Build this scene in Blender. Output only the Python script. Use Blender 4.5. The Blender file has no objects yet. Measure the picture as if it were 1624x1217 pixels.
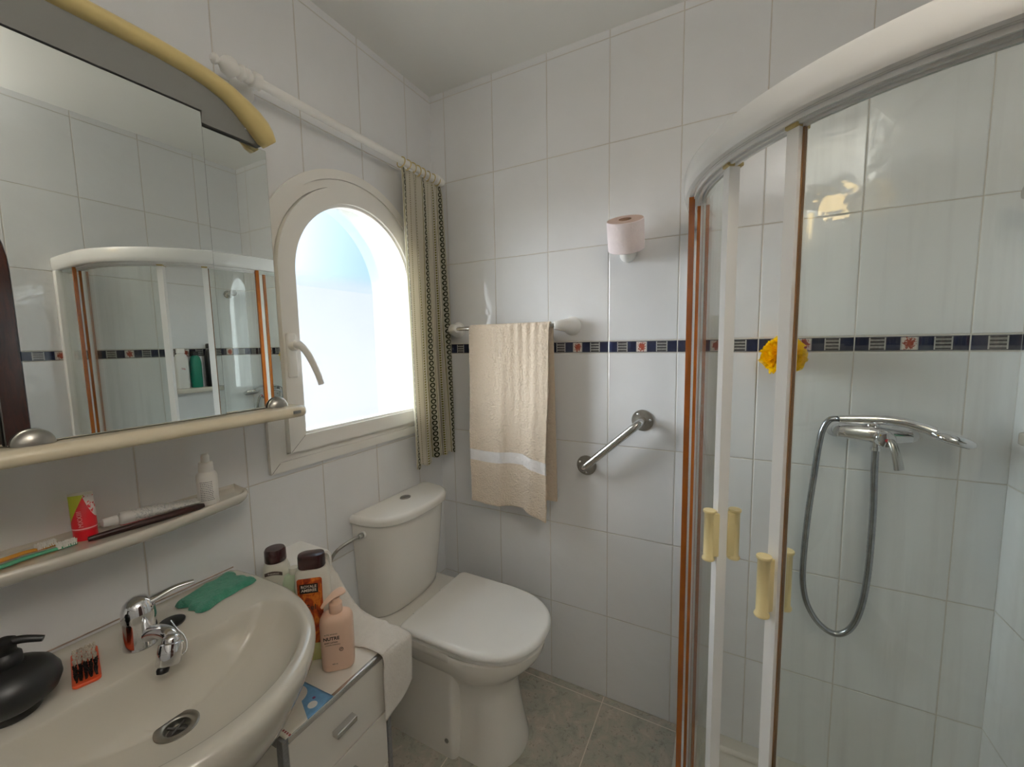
import bpy, bmesh, math, random
from mathutils import Vector, Matrix, noise as mn
random.seed(7)
SC = bpy.context.scene
COL = SC.collection
PI = math.pi
W, H = 1.758, 2.400           # room width (x), ceiling height; window wall x=0, towel wall y=0
YR = -2.25                    # rear wall

# ------------------------------------------------------------------ camera
cam_d = bpy.data.cameras.new('camera'); cam = bpy.data.objects.new('camera', cam_d); COL.objects.link(cam)
cam_d.sensor_width = 36.0; cam_d.lens = 647.1 / 1624 * 36; cam_d.clip_start = 0.01
r_ = Vector((0.88435598, 0.46648814, -0.017416)); u_ = Vector((-0.03009325, 0.09420127, 0.99509825)); f_ = Vector((-0.46584214, 0.87949698, -0.0973456))
cam.matrix_world = Matrix(((r_.x, u_.x, -f_.x, 1.1324664), (r_.y, u_.y, -f_.y, -1.4471847), (r_.z, u_.z, -f_.z, 1.3715937), (0, 0, 0, 1)))
SC.camera = cam

# ------------------------------------------------------------------ view + light
SC.view_settings.view_transform = 'Standard'; SC.view_settings.look = 'None'
SC.view_settings.gamma = 1.0; SC.view_settings.use_curve_mapping = False
SC.view_settings.exposure = 0.50
SC.cycles.use_denoising = True
SC.cycles.max_bounces = 14; SC.cycles.diffuse_bounces = 7; SC.cycles.glossy_bounces = 7
SC.cycles.transmission_bounces = 8; SC.cycles.transparent_max_bounces = 24
SC.cycles.sample_clamp_indirect = 4.0
SC.cycles.caustics_reflective = False; SC.cycles.caustics_refractive = True
SC.cycles.blur_glossy = 0.5
world = bpy.data.worlds.new('sky'); SC.world = world; world.use_nodes = True
wn = world.node_tree; wn.nodes.clear()
SKY_L, GLOW_L, ZEN_L, SUN_E = 0.80, 66.0, 3.0, 8.0   # blue sky, added out-of-view lobe that lights the room, bright zenith, sun
def world_sky():
    N = lambda k, **kw: [setattr(nd, a, b) for nd in [wn.nodes.new(k)] for a, b in kw.items()] and nd or None
    tc = wn.nodes.new('ShaderNodeTexCoord')
    def math_(op, a, b):
        nd = wn.nodes.new('ShaderNodeMath'); nd.operation = op
        for q, v in enumerate((a, b)):
            if hasattr(v, 'is_output'): wn.links.new(v, nd.inputs[q])
            else: nd.inputs[q].default_value = v
        return nd.outputs[0]
    dt = wn.nodes.new('ShaderNodeVectorMath'); dt.operation = 'DOT_PRODUCT'; wn.links.new(tc.outputs['Generated'], dt.inputs[0]); dt.inputs[1].default_value = Vector((-0.90, -0.42, 0.12)).normalized()
    sx = wn.nodes.new('ShaderNodeSeparateXYZ'); wn.links.new(tc.outputs['Generated'], sx.inputs[0])
    glow = math_('MULTIPLY', math_('POWER', math_('MAXIMUM', dt.outputs['Value'], 0.0), 9.0), GLOW_L)
    zen = math_('MULTIPLY', math_('POWER', math_('MAXIMUM', sx.outputs[2], 0.0), 3.0), ZEN_L)
    out = wn.nodes.new('ShaderNodeOutputWorld'); add = wn.nodes.new('ShaderNodeAddShader')
    b1 = wn.nodes.new('ShaderNodeBackground'); b1.inputs[0].default_value = (0.44, 0.70, 1.0, 1); b1.inputs[1].default_value = SKY_L
    b2 = wn.nodes.new('ShaderNodeBackground'); b2.inputs[0].default_value = (0.95, 0.98, 1.0, 1); wn.links.new(math_('ADD', glow, zen), b2.inputs[1])
    wn.links.new(b1.outputs[0], add.inputs[0]); wn.links.new(b2.outputs[0], add.inputs[1]); wn.links.new(add.outputs[0], out.inputs[0])
world_sky()
sl = bpy.data.lights.new('sun', 'SUN'); sl.energy = SUN_E; sl.angle = math.radians(1.0); sl.color = (1, 0.98, 0.96)
so = bpy.data.objects.new('sun', sl); COL.objects.link(so)
so.rotation_euler = Vector((0.22, -0.50, -0.84)).to_track_quat('-Z', 'Y').to_euler()
# daylight portal in the window opening
pl = bpy.data.lights.new('window_daylight_portal', 'AREA'); pl.shape = 'RECTANGLE'; pl.size = 0.62; pl.size_y = 0.86; pl.cycles.is_portal = True
po = bpy.data.objects.new('window_daylight_portal', pl); COL.objects.link(po); po.location = (-0.235, -0.43, 1.47)
po.rotation_euler = Vector((1, 0, 0)).to_track_quat('-Z', 'Y').to_euler()
# conical wall uplighter over the door, behind the photographer
LAMP = Vector((1.660, -1.58, 2.155)); LAMP_W = 17.5
cl = bpy.data.lights.new('wall_lamp_light', 'AREA'); cl.shape = 'DISK'; cl.size = 0.09; cl.energy = LAMP_W; cl.color = (1.0, 0.96, 0.90)
clo = bpy.data.objects.new('wall_lamp_light', cl); COL.objects.link(clo); clo.location = LAMP + Vector((0, 0, 0.045)); clo.rotation_euler = (PI, 0, 0)

# ------------------------------------------------------------------ node + material helpers
def srgb(*c):
    return tuple(((v / 255) / 12.92 if v / 255 <= 0.04045 else ((v / 255 + 0.055) / 1.055) ** 2.4) for v in c) + (1.0,)
class NT:
    def __init__(s, name):
        s.m = bpy.data.materials.new(name); s.m.use_nodes = True; s.t = s.m.node_tree; s.t.nodes.clear()
        s.out = s.t.nodes.new('ShaderNodeOutputMaterial')
    def n(s, kind, **kw):
        nd = s.t.nodes.new(kind)
        for k, v in kw.items(): setattr(nd, k, v)
        return nd
    def put(s, sock, v):
        if hasattr(v, 'is_output'): s.t.links.new(v, sock)
        elif isinstance(v, (tuple, list)) and len(v) == 3 and sock.type == 'RGBA': sock.default_value = tuple(v) + (1,)
        else: sock.default_value = v
    def M(s, op, a, b=None, c=None):
        nd = s.n('ShaderNodeMath', operation=op)
        for i, v in enumerate((a, b, c)):
            if v is not None: s.put(nd.inputs[i], v)
        return nd.outputs[0]
    def mix(s, fac, a, b):
        nd = s.n('ShaderNodeMix', data_type='RGBA'); s.put(nd.inputs[0], fac); s.put(nd.inputs[6], a); s.put(nd.inputs[7], b); return nd.outputs[2]
    def noise(s, vec, scale, detail=2.0, rough=0.5, dist=0.0):
        nd = s.n('ShaderNodeTexNoise'); nd.inputs['Scale'].default_value = scale; nd.inputs['Detail'].default_value = detail
        nd.inputs['Roughness'].default_value = rough; nd.inputs['Distortion'].default_value = dist
        if vec is not None: s.t.links.new(vec, nd.inputs['Vector'])
        return nd.outputs['Fac']
    def ramp(s, fac, stops):
        nd = s.n('ShaderNodeValToRGB'); s.put(nd.inputs[0], fac)
        el = nd.color_ramp.elements
        while len(el) < len(stops): el.new(0.5)
        for e, (p, c) in zip(el, stops): e.position = p; e.color = c if len(c) == 4 else tuple(c) + (1,)
        return nd.outputs[0]
    def co(s, kind='Object'):
        return s.n('ShaderNodeTexCoord').outputs[kind]
    def xyz(s, v):
        nd = s.n('ShaderNodeSeparateXYZ'); s.t.links.new(v, nd.inputs[0]); return nd.outputs
    def bump(s, h, strength=0.2, dist=0.001, normal=None):
        nd = s.n('ShaderNodeBump'); nd.inputs['Strength'].default_value = strength; nd.inputs['Distance'].default_value = dist
        s.put(nd.inputs['Height'], h)
        if normal is not None: s.t.links.new(normal, nd.inputs['Normal'])
        return nd.outputs[0]
    def pbsdf(s, color, rough=0.4, metal=0.0, normal=None, **kw):
        nd = s.n('ShaderNodeBsdfPrincipled'); s.put(nd.inputs['Base Color'], color); s.put(nd.inputs['Roughness'], rough); s.put(nd.inputs['Metallic'], metal)
        for k, v in kw.items(): s.put(nd.inputs[k.replace('_', ' ')], v)
        if normal is not None: s.t.links.new(normal, nd.inputs['Normal'])
        return nd.outputs[0]
    def done(s, sh):
        s.t.links.new(sh, s.out.inputs['Surface']); return s.m

def plain(name, color, rough=0.4, metal=0.0, vary=0.04, vscale=8.0, bump=0.0, bscale=60.0, bdist=0.0006, **kw):
    t = NT(name); co = t.co()
    f = t.noise(co, vscale, 3)
    dark = tuple(v * (1 - vary * 2) for v in color[:3]) + (1,); lite = tuple(min(1, v * (1 + vary)) for v in color[:3]) + (1,)
    c = t.mix(f, dark, lite)
    nrm = t.bump(t.noise(co, bscale, 3), bump, bdist) if bump else None
    return t.done(t.pbsdf(c, rough, metal, nrm, **kw))

TW, TH, BZ, BH = 0.22840, 0.333, 1.332, 0.0436
def tile_material(name, axis, off):
    t = NT(name); co = t.co(); X = t.xyz(co); h = X[axis]; z = X[2]; M = t.M
    u = M('DIVIDE', M('SUBTRACT', h, off), TW); fu = M('FRACT', u)
    du = M('MULTIPLY', M('MINIMUM', fu, M('SUBTRACT', 1.0, fu)), TW)
    lo = M('DIVIDE', z, TH); hi = M('DIVIDE', M('SUBTRACT', z, BZ + BH), TH)
    isup = M('GREATER_THAN', z, BZ + BH * 0.5)
    v = M('ADD', M('MULTIPLY', hi, isup), M('MULTIPLY', lo, M('SUBTRACT', 1.0, isup)))
    fv = M('FRACT', v); dv = M('MULTIPLY', M('MINIMUM', fv, M('SUBTRACT', 1.0, fv)), TH)
    band = M('MULTIPLY', M('GREATER_THAN', z, BZ), M('LESS_THAN', z, BZ + BH))
    d = M('MINIMUM', du, M('ADD', dv, M('MULTIPLY', band, 0.0)))
    g = M('SUBTRACT', 1.0, M('SMOOTHSTEP', d, 0.0008, 0.0022)) if False else M('LESS_THAN', d, 0.0013)
    # border pattern
    c7 = M('MULTIPLY', fu, 7.0); idx = M('FLOOR', c7); cu = M('FRACT', c7); bv = M('DIVIDE', M('SUBTRACT', z, BZ), BH)
    isf = M('COMPARE', idx, 3.0, 0.1); isl = M('ADD', M('COMPARE', idx, 1.0, 0.1), M('COMPARE', idx, 5.0, 0.1))
    blue = t.mix(t.noise(co, 90, 2), srgb(24, 27, 44), srgb(36, 41, 64))
    sv = M('FRACT', M('MULTIPLY', bv, 4.6)); lines = t.mix(M('GREATER_THAN', sv, 0.62), t.mix(t.noise(co, 160, 2), srgb(96, 94, 92), srgb(168, 166, 162)), srgb(38, 36, 38))
    rr = M('SQRT', M('ADD', M('POWER', M('ABSOLUTE', M('SUBTRACT', cu, 0.52)), 2.0), M('POWER', M('ABSOLUTE', M('SUBTRACT', bv, 0.5)), 2.0)))
    nz = t.noise(co, 190, 3, 0.7)
    fl = M('LESS_THAN', M('ADD', rr, M('MULTIPLY', M('SUBTRACT', nz, 0.5), 1.3)), 0.34)
    flower = t.mix(fl, srgb(206, 200, 192), t.mix(t.noise(co, 260, 2), srgb(84, 22, 20), srgb(186, 96, 74)))
    cell = t.mix(isl, t.mix(isf, blue, flower), lines)
    edge = M('GREATER_THAN', M('ABSOLUTE', M('SUBTRACT', cu, 0.5)), 0.455)
    cell = t.mix(edge, cell, srgb(176, 174, 170))
    vout = M('GREATER_THAN', M('ABSOLUTE', M('SUBTRACT', bv, 0.5)), 0.385)
    thin = M('GREATER_THAN', M('ABSOLUTE', M('SUBTRACT', bv, 0.5)), 0.43)
    cell = t.mix(vout, cell, t.mix(thin, srgb(60, 60, 66), srgb(190, 188, 184)))
    tid = M('FRACT', M('MULTIPLY', M('SINE', M('ADD', M('MULTIPLY', M('FLOOR', u), 12.99), M('MULTIPLY', M('FLOOR', v), 78.23))), 43758.5))
    base = t.mix(t.noise(co, 5.0, 4, 0.6, 0.6), srgb(225, 226, 228), srgb(235, 237, 240))
    base = t.mix(M('MULTIPLY', tid, 0.22), base, srgb(225, 222, 219))
    col = t.mix(band, base, cell)
    grout = t.mix(t.noise(co, 9, 2), srgb(196, 190, 181), srgb(220, 215, 207))
    col = t.mix(g, col, grout)
    # slow waviness of the glaze warps reflections; grooves at the joints
    wav = M('ADD', M('MULTIPLY', t.noise(co, 9.0, 2, 0.5, 0.4), 0.9), M('MULTIPLY', t.noise(co, 30.0, 2), 0.12))
    wav = M('ADD', wav, M('MULTIPLY', tid, 0.0))
    n1 = t.bump(wav, 0.42, 0.0065)
    n2 = t.bump(M('MINIMUM', d, 0.003), 0.55, 1.0, n1)
    rough = M('ADD', 0.04, M('MULTIPLY', g, 0.6))
    return t.done(t.pbsdf(col, rough, 0.0, n2, IOR=1.5))

T_back = tile_material('tile_back', 0, 0.2992)
T_left = tile_material('tile_left', 1, -0.3806)
T_right = tile_material('tile_right', 1, -0.0)
T_rear = tile_material('tile_rear', 0, 0.0)

def floor_material():
    t = NT('floor_stone_tile'); co = t.co(); X = t.xyz(co); M = t.M; S = 0.402
    fx = M('FRACT', M('DIVIDE', M('SUBTRACT', X[0], 0.345), S)); fy = M('FRACT', M('DIVIDE', M('ADD', X[1], 0.03), S))
    dx = M('MULTIPLY', M('MINIMUM', fx, M('SUBTRACT', 1.0, fx)), S); dy = M('MULTIPLY', M('MINIMUM', fy, M('SUBTRACT', 1.0, fy)), S)
    g = M('LESS_THAN', M('MINIMUM', dx, dy), 0.0019)
    a = t.noise(co, 16, 6, 0.7, 0.8); b = t.noise(co, 60, 5, 0.75, 1.2); c2 = t.noise(co, 5, 3)
    col = t.ramp(a, [(0.30, srgb(140, 138, 128)), (0.45, srgb(166, 164, 152)), (0.58, srgb(182, 170, 158)), (0.72, srgb(200, 196, 184))])
    col = t.mix(M('MULTIPLY', M('GREATER_THAN', b, 0.60), 0.55), col, srgb(98, 88, 78))
    col = t.mix(M('MULTIPLY', c2, 0.35), col, srgb(158, 160, 146))
    col = t.mix(g, col, srgb(214, 204, 192))
    nb = t.bump(M('MINIMUM', M('MINIMUM', dx, dy), 0.002), 0.4, 1.0)
    return t.done(t.pbsdf(col, 0.32, 0, nb))
M_floor = floor_material()
M_ceil = plain('ceiling_paint', srgb(236, 236, 233), 0.85, vary=0.02, vscale=3, bump=0.15, bscale=140)
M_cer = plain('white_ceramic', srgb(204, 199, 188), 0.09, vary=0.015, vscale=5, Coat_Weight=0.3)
M_cer2 = plain('toilet_ceramic', srgb(234, 231, 225), 0.10, vary=0.015, vscale=5)
M_pvc = plain('white_pvc', srgb(238, 236, 231), 0.30, vary=0.02, vscale=4)
M_gasket = plain('dark_gasket', srgb(70, 68, 66), 0.6)
M_wplast = plain('white_plastic', srgb(242, 241, 238), 0.28, vary=0.02)
M_lacq = plain('white_lacquered_metal', srgb(250, 250, 249), 0.18, vary=0.02)
M_cream = plain('cream_plastic', srgb(222, 210, 184), 0.22, vary=0.03, vscale=6)
M_yelcream = plain('yellowed_plastic', srgb(204, 184, 126), 0.32, vary=0.04, vscale=9)
M_hand = plain('yellowed_handle', srgb(232, 214, 160), 0.32, vary=0.03, vscale=9)
M_gray = plain('grey_panel', srgb(122, 122, 118), 0.5, vary=0.04)
M_chrome = plain('chrome', (0.82, 0.82, 0.84, 1), 0.07, 1.0, vary=0.02)
M_chrome2 = plain('worn_chrome', (0.60, 0.59, 0.57, 1), 0.20, 1.0, vary=0.12, vscale=40, bump=0.1, bscale=90)
M_steel = plain('brushed_steel', (0.40, 0.385, 0.35, 1), 0.34, 1.0, vary=0.15, vscale=60)
M_alu = plain('aluminium', (0.70, 0.70, 0.70, 1), 0.26, 1.0, vary=0.05, vscale=30)
M_amber = plain('amber_seal', srgb(178, 96, 24), 0.25, vary=0.15, vscale=20, Transmission_Weight=0.15)
M_brown = plain('brown_seal', srgb(120, 84, 46), 0.4, vary=0.1)
M_black = plain('black_rubber', srgb(18, 18, 19), 0.45, vary=0.1)
M_matblack = plain('matt_black_ceramic', srgb(22, 22, 23), 0.42, vary=0.1)
M_red = plain('red_plastic', srgb(190, 24, 34), 0.3, vary=0.05)
M_orange = plain('orange_plastic', srgb(205, 78, 40), 0.3, vary=0.05)
M_wood = None
def wood():
    t = NT('dark_mahogany'); co = t.co(); mp = t.n('ShaderNodeMapping'); mp.inputs['Scale'].default_value = (6, 6, 0.8); t.t.links.new(co, mp.inputs[0])
    f = t.noise(mp.outputs[0], 9, 6, 0.6, 1.5)
    return t.done(t.pbsdf(t.ramp(f, [(0.3, srgb(44, 18, 12)), (0.6, srgb(70, 30, 20)), (0.8, srgb(88, 42, 26))]), 0.28))
M_wood = wood()

def mirror_mat():
    t = NT('mirror_silver'); co = t.co()
    g = t.n('ShaderNodeBsdfGlossy'); t.put(g.inputs['Color'], t.mix(t.noise(co, 3, 2), (0.84, 0.875, 0.85, 1), (0.86, 0.895, 0.87, 1))); g.inputs['Roughness'].default_value = 0.006
    return t.done(g.outputs[0])
M_mirror = mirror_mat()

def clear_glass(name, tint, refl=1.0, streak=True):
    t = NT(name); co = t.co(); M = t.M
    lw = t.n('ShaderNodeLayerWeight'); lw.inputs['Blend'].default_value = 0.5
    fac = M('MULTIPLY', M('ADD', 0.04, M('MULTIPLY', M('POWER', lw.outputs['Facing'], 5.0), 0.9)), refl)
    tr = t.n('ShaderNodeBsdfTransparent'); t.put(tr.inputs['Color'], tint)
    gl = t.n('ShaderNodeBsdfGlossy'); gl.inputs['Roughness'].default_value = 0.01
    mx = t.n('ShaderNodeMixShader'); t.put(mx.inputs[0], fac); t.t.links.new(tr.outputs[0], mx.inputs[1]); t.t.links.new(gl.outputs[0], mx.inputs[2])
    out = mx.outputs[0]
    if streak:   # dried water marks
        mp = t.n('ShaderNodeMapping'); mp.inputs['Scale'].default_value = (22, 22, 1.2); t.t.links.new(co, mp.inputs[0])
        s = M('MULTIPLY', M('SUBTRACT', M('MAXIMUM', t.noise(mp.outputs[0], 1.6, 5, 0.6), 0.5), 0.5), 0.35)
        df = t.n('ShaderNodeBsdfDiffuse'); t.put(df.inputs['Color'], (0.75, 0.76, 0.74, 1))
        m2 = t.n('ShaderNodeMixShader'); t.put(m2.inputs[0], s); t.t.links.new(out, m2.inputs[1]); t.t.links.new(df.outputs[0], m2.inputs[2]); out = m2.outputs[0]
    return t.done(out)
M_glass = clear_glass('shower_glass', (0.965, 0.985, 0.97, 1))
M_paneclear = clear_glass('clear_glass_face', (0.97, 0.98, 0.98, 1), streak=False)
def frosted():
    t = NT('frosted_glass'); co = t.co()
    bn = t.bump(t.noise(co, 420, 2, 0.6), 0.55, 0.0008)
    tr = t.n('ShaderNodeBsdfTransparent'); t.put(tr.inputs['Color'], (0.93, 0.96, 0.98, 1))
    rf = t.n('ShaderNodeBsdfRefraction'); rf.inputs['Roughness'].default_value = 0.17; rf.inputs['IOR'].default_value = 1.18; t.put(rf.inputs['Color'], (0.95, 0.97, 0.98, 1)); t.t.links.new(bn, rf.inputs['Normal'])
    gl = t.n('ShaderNodeBsdfGlossy'); gl.inputs['Roughness'].default_value = 0.25
    a = t.n('ShaderNodeMixShader'); a.inputs[0].default_value = 0.78; t.t.links.new(tr.outputs[0], a.inputs[1]); t.t.links.new(rf.outputs[0], a.inputs[2])
    b = t.n('ShaderNodeMixShader'); b.inputs[0].default_value = 0.04; t.t.links.new(a.outputs[0], b.inputs[1]); t.t.links.new(gl.outputs[0], b.inputs[2])
    return t.done(b.outputs[0])
M_frost = frosted()

# ------------------------------------------------------------------ object helpers
def link(name, me, mat, parent=None, smooth=True):
    o = bpy.data.objects.new(name, me); COL.objects.link(o)
    for m in (mat if isinstance(mat, (list, tuple)) else [mat]): me.materials.append(m)
    if parent is not None: o.parent = parent
    return o
def finish(name, bm, mat, parent=None, smooth=True, recalc=True, angle=40):
    if recalc: bmesh.ops.recalc_face_normals(bm, faces=bm.faces)
    me = bpy.data.meshes.new(name)
    for f in bm.faces: f.smooth = smooth
    if smooth:
        ca = math.radians(angle)
        for e in bm.edges:
            if len(e.link_faces) == 2 and e.calc_face_angle(0) > ca: e.smooth = False
    bm.to_mesh(me); bm.free()
    return link(name, me, mat, parent)
def empty(name, label, cat, loc=(0, 0, 0), group=None):
    o = bpy.data.objects.new(name, None); COL.objects.link(o); o.empty_display_size = 0.05
    o['label'] = label; o['category'] = cat
    if group: o['group'] = group
    o['_org'] = loc
    return o
def tag(o, label, cat, group=None):
    o['label'] = label; o['category'] = cat
    if group: o['group'] = group
    return o
def struct(o): o['kind'] = 'structure'; return o
def bx(bm, x0, x1, y0, y1, z0, z1, bev=0.0, seg=3):
    b = bmesh.new()
    bmesh.ops.create_cube(b, size=1)
    for v in b.verts: v.co = Vector(((x0 + x1) / 2 + v.co.x * (x1 - x0), (y0 + y1) / 2 + v.co.y * (y1 - y0), (z0 + z1) / 2 + v.co.z * (z1 - z0)))
    if bev > 0: bmesh.ops.bevel(b, geom=list(b.edges), offset=bev, segments=seg, profile=0.5, affect='EDGES')
    merge(bm, b)
def merge(bm, b, mat=None):
    me = bpy.data.meshes.new('tmp')
    if mat is not None: bmesh.ops.transform(b, matrix=mat, verts=b.verts)
    b.to_mesh(me); b.free(); bm.from_mesh(me); bpy.data.meshes.remove(me)
def frame_to(d):
    return Vector(d).normalized().to_track_quat('Z', 'Y').to_matrix().to_4x4()
def lathe(bm, prof, loc=(0, 0, 0), d=(0, 0, 1), n=40, sx=1.0, sy=1.0, cap=True):
    b = bmesh.new(); rings = []
    for r, z in prof: rings.append([b.verts.new((r * sx * math.cos(2 * PI * i / n), r * sy * math.sin(2 * PI * i / n), z)) for i in range(n)])
    for a, c in zip(rings, rings[1:]):
        for i in range(n): b.faces.new((a[i], a[(i + 1) % n], c[(i + 1) % n], c[i]))
    if cap:
        b.faces.new(rings[0][::-1]); b.faces.new(rings[-1])
    merge(bm, b, Matrix.Translation(loc) @ frame_to(d))
def catmull(pts, k=8):
    P = [Vector(p) for p in pts]; out = []
    for i in range(len(P) - 1):
        p0 = P[max(i - 1, 0)]; p1 = P[i]; p2 = P[i + 1]; p3 = P[min(i + 2, len(P) - 1)]
        for j in range(k):
            t = j / k
            out.append(0.5 * ((2 * p1) + (p2 - p0) * t + (2 * p0 - 5 * p1 + 4 * p2 - p3) * t * t + (3 * p1 - p0 - 3 * p2 + p3) * t ** 3))
    out.append(P[-1]); return out
def tube(bm, pts, r, n=14, rad=None, flat=1.0, cap=True):
    pts = [Vector(p) for p in pts]; rings = []; up = None
    b = bmesh.new()
    for i, p in enumerate(pts):
        t = (pts[min(i + 1, len(pts) - 1)] - pts[max(i - 1, 0)]).normalized()
        if up is None:
            up = t.orthogonal().normalized() if abs(t.z) > 0.95 else (Vector((0, 0, 1)) - t * t.z).normalized()
        up = (up - t * up.dot(t)).normalized(); s = t.cross(up)
        rr = rad(i / (len(pts) - 1)) if rad else r
        rings.append([b.verts.new(p + s * (rr * math.cos(2 * PI * k / n)) + up * (rr * flat * math.sin(2 * PI * k / n))) for k in range(n)])
    for a, c in zip(rings, rings[1:]):
        for k in range(n): b.faces.new((a[k], a[(k + 1) % n], c[(k + 1) % n], c[k]))
    if cap: b.faces.new(rings[0][::-1]); b.faces.new(rings[-1])
    merge(bm, b)
def loft(bm, rings, cap0=True, cap1=True):
    b = bmesh.new(); R = [[b.verts.new(p) for p in ring] for ring in rings]; n = len(R[0])
    for a, c in zip(R, R[1:]):
        for i in range(n): b.faces.new((a[i], a[(i + 1) % n], c[(i + 1) % n], c[i]))
    if cap0: b.faces.new(R[0][::-1])
    if cap1: b.faces.new(R[-1])
    merge(bm, b)
def prism(bm, poly, plane, a, b_, bev=0.0):
    """poly in 2D; plane 'yz' extrudes x from a to b_, 'xy' extrudes z, 'xz' extrudes y"""
    mk = {'yz': lambda p, t: (t, p[0], p[1]), 'xy': lambda p, t: (p[0], p[1], t), 'xz': lambda p, t: (p[0], t, p[1])}[plane]
    b = bmesh.new(); A = [b.verts.new(mk(p, a)) for p in poly]; B = [b.verts.new(mk(p, b_)) for p in poly]; n = len(poly)
    b.faces.new(A); b.faces.new(B[::-1])
    for i in range(n): b.faces.new((A[i], A[(i + 1) % n], B[(i + 1) % n], B[i]))
    bmesh.ops.recalc_face_normals(b, faces=b.faces)
    if bev:
        es = [e for e in b.edges if (e.verts[0].co - e.verts[1].co).length > 0 and any(len(f.verts) == n for f in e.link_faces)]
        bmesh.ops.bevel(b, geom=es, offset=bev, segments=3, profile=0.5, affect='EDGES')
    merge(bm, b)
def rrect(w, d, r, n=6):
    """rounded rectangle outline centred at 0"""
    pts = []
    for cx, cy, a0 in ((w / 2 - r, d / 2 - r, 0), (-w / 2 + r, d / 2 - r, 90), (-w / 2 + r, -d / 2 + r, 180), (w / 2 - r, -d / 2 + r, 270)):
        for k in range(n + 1):
            a = math.radians(a0 + 90 * k / n); pts.append((cx + r * math.cos(a), cy + r * math.sin(a)))
    return pts
def rot2(p, a, c=(0, 0)): return (c[0] + p[0] * math.cos(a) - p[1] * math.sin(a), c[1] + p[0] * math.sin(a) + p[1] * math.cos(a))
def lettering(name, txt, size, mat, parent, fn, spacing=1.0, bold=0.0):
    """txt laid out flat then every vertex mapped with fn(u, v, depth)"""
    cu = bpy.data.curves.new('t', 'FONT'); cu.body = txt; cu.size = size; cu.align_x = 'CENTER'; cu.align_y = 'CENTER'; cu.space_character = spacing
    cu.extrude = 0.00015; cu.offset = bold; cu.resolution_u = 3
    o = bpy.data.objects.new('t', cu); COL.objects.link(o); bpy.context.view_layer.update()
    me = bpy.data.meshes.new_from_object(o.evaluated_get(bpy.context.evaluated_depsgraph_get()))
    bpy.data.objects.remove(o); bpy.data.curves.remove(cu)
    for v in me.vertices: v.co = Vector(fn(v.co.x, v.co.y, v.co.z))
    return link(name, me, mat, parent)
def place(origin, ex, ey):
    origin, ex, ey = Vector(origin), Vector(ex).normalized(), Vector(ey).normalized(); ez = ex.cross(ey)
    return lambda u, v, d: origin + ex * u + ey * v + ez * (d + 0.0003)
def settle():
    """move every Empty to the base of its thing and keep the parts where they are"""
    bpy.context.view_layer.update()
    for o in list(COL.objects):
        if o.type == 'EMPTY' and '_org' in o:
            loc = Vector(o['_org']); del o['_org']
            if loc.length > 0:
                o.location = loc
                for c in o.children: c.matrix_parent_inverse = Matrix.Translation(-loc)

# ================================================================== ROOM
YC, ZS = -0.43, 1.59        # window arch centre
def arch(half, zb, n=40, zs=ZS, yc=YC, rise=None):
    rise = rise or half
    pts = [(yc + half, zb)] + [(yc + half * math.cos(PI * k / n), zs + rise * math.sin(PI * k / n)) for k in range(n + 1)] + [(yc - half, zb)]
    return pts
def wall_left():
    t = 0.26; half = 0.315; zb = 1.03; n = 40
    A = [(YC + half * math.cos(PI * k / n), ZS + half * math.sin(PI * k / n)) for k in range(n + 1)]
    right = [(YC, 0), (0, 0), (0, H), (YC, H)] + [A[k] for k in range(n // 2, -1, -1)] + [(YC + half, zb), (YC, zb)]
    left = [(YC, 0), (YC, zb), (YC - half, zb)] + [A[k] for k in range(n, n // 2 - 1, -1)] + [(YC, H), (YR, H), (YR, 0)]
    bm = bmesh.new()
    b = bmesh.new()
    for poly in (right, left):
        F = [b.verts.new((0, p[0], p[1])) for p in poly]; G = [b.verts.new((-t, p[0], p[1])) for p in poly]
        b.faces.new(F); b.faces.new(G[::-1]); m = len(poly)
        for i in range(m):
            p, q = poly[i], poly[(i + 1) % m]
            if abs(p[0] - YC) < 1e-6 and abs(q[0] - YC) < 1e-6: continue
            b.faces.new((F[i], F[(i + 1) % m], G[(i + 1) % m], G[i]))
    bmesh.ops.remove_doubles(b, verts=b.verts, dist=1e-5)
    bmesh.ops.recalc_face_normals(b, faces=b.faces)
    for f in b.faces:
        n_ = f.normal
        f.material_index = 0 if (n_.x > 0.5) else 1
    me = bpy.data.meshes.new('wall_left'); b.to_mesh(me); b.free(); bm.free()
    return struct(link('wall_left', me, [T_left, M_reveal]))
M_reveal = plain('grey_render', srgb(150, 152, 150), 0.9, vary=0.03, bump=0.3, bscale=80)
wall_left()
def boxobj(name, mat, *a, **k):
    bm = bmesh.new(); bx(bm, *a); return finish(name, bm, mat, smooth=False)
struct(boxobj('wall_back', T_back, -0.26, W + 0.15, 0, 0.15, 0, H))
struct(boxobj('wall_rear', T_rear, -0.26, W + 0.15, YR - 0.15, YR, 0, H))
struct(boxobj('floor', M_floor, -0.26, W + 0.15, YR - 0.15, 0.15, -0.1, 0))
struct(boxobj('ceiling', M_ceil, -0.26, W + 0.15, YR - 0.15, 0.15, H, H + 0.1))
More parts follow.
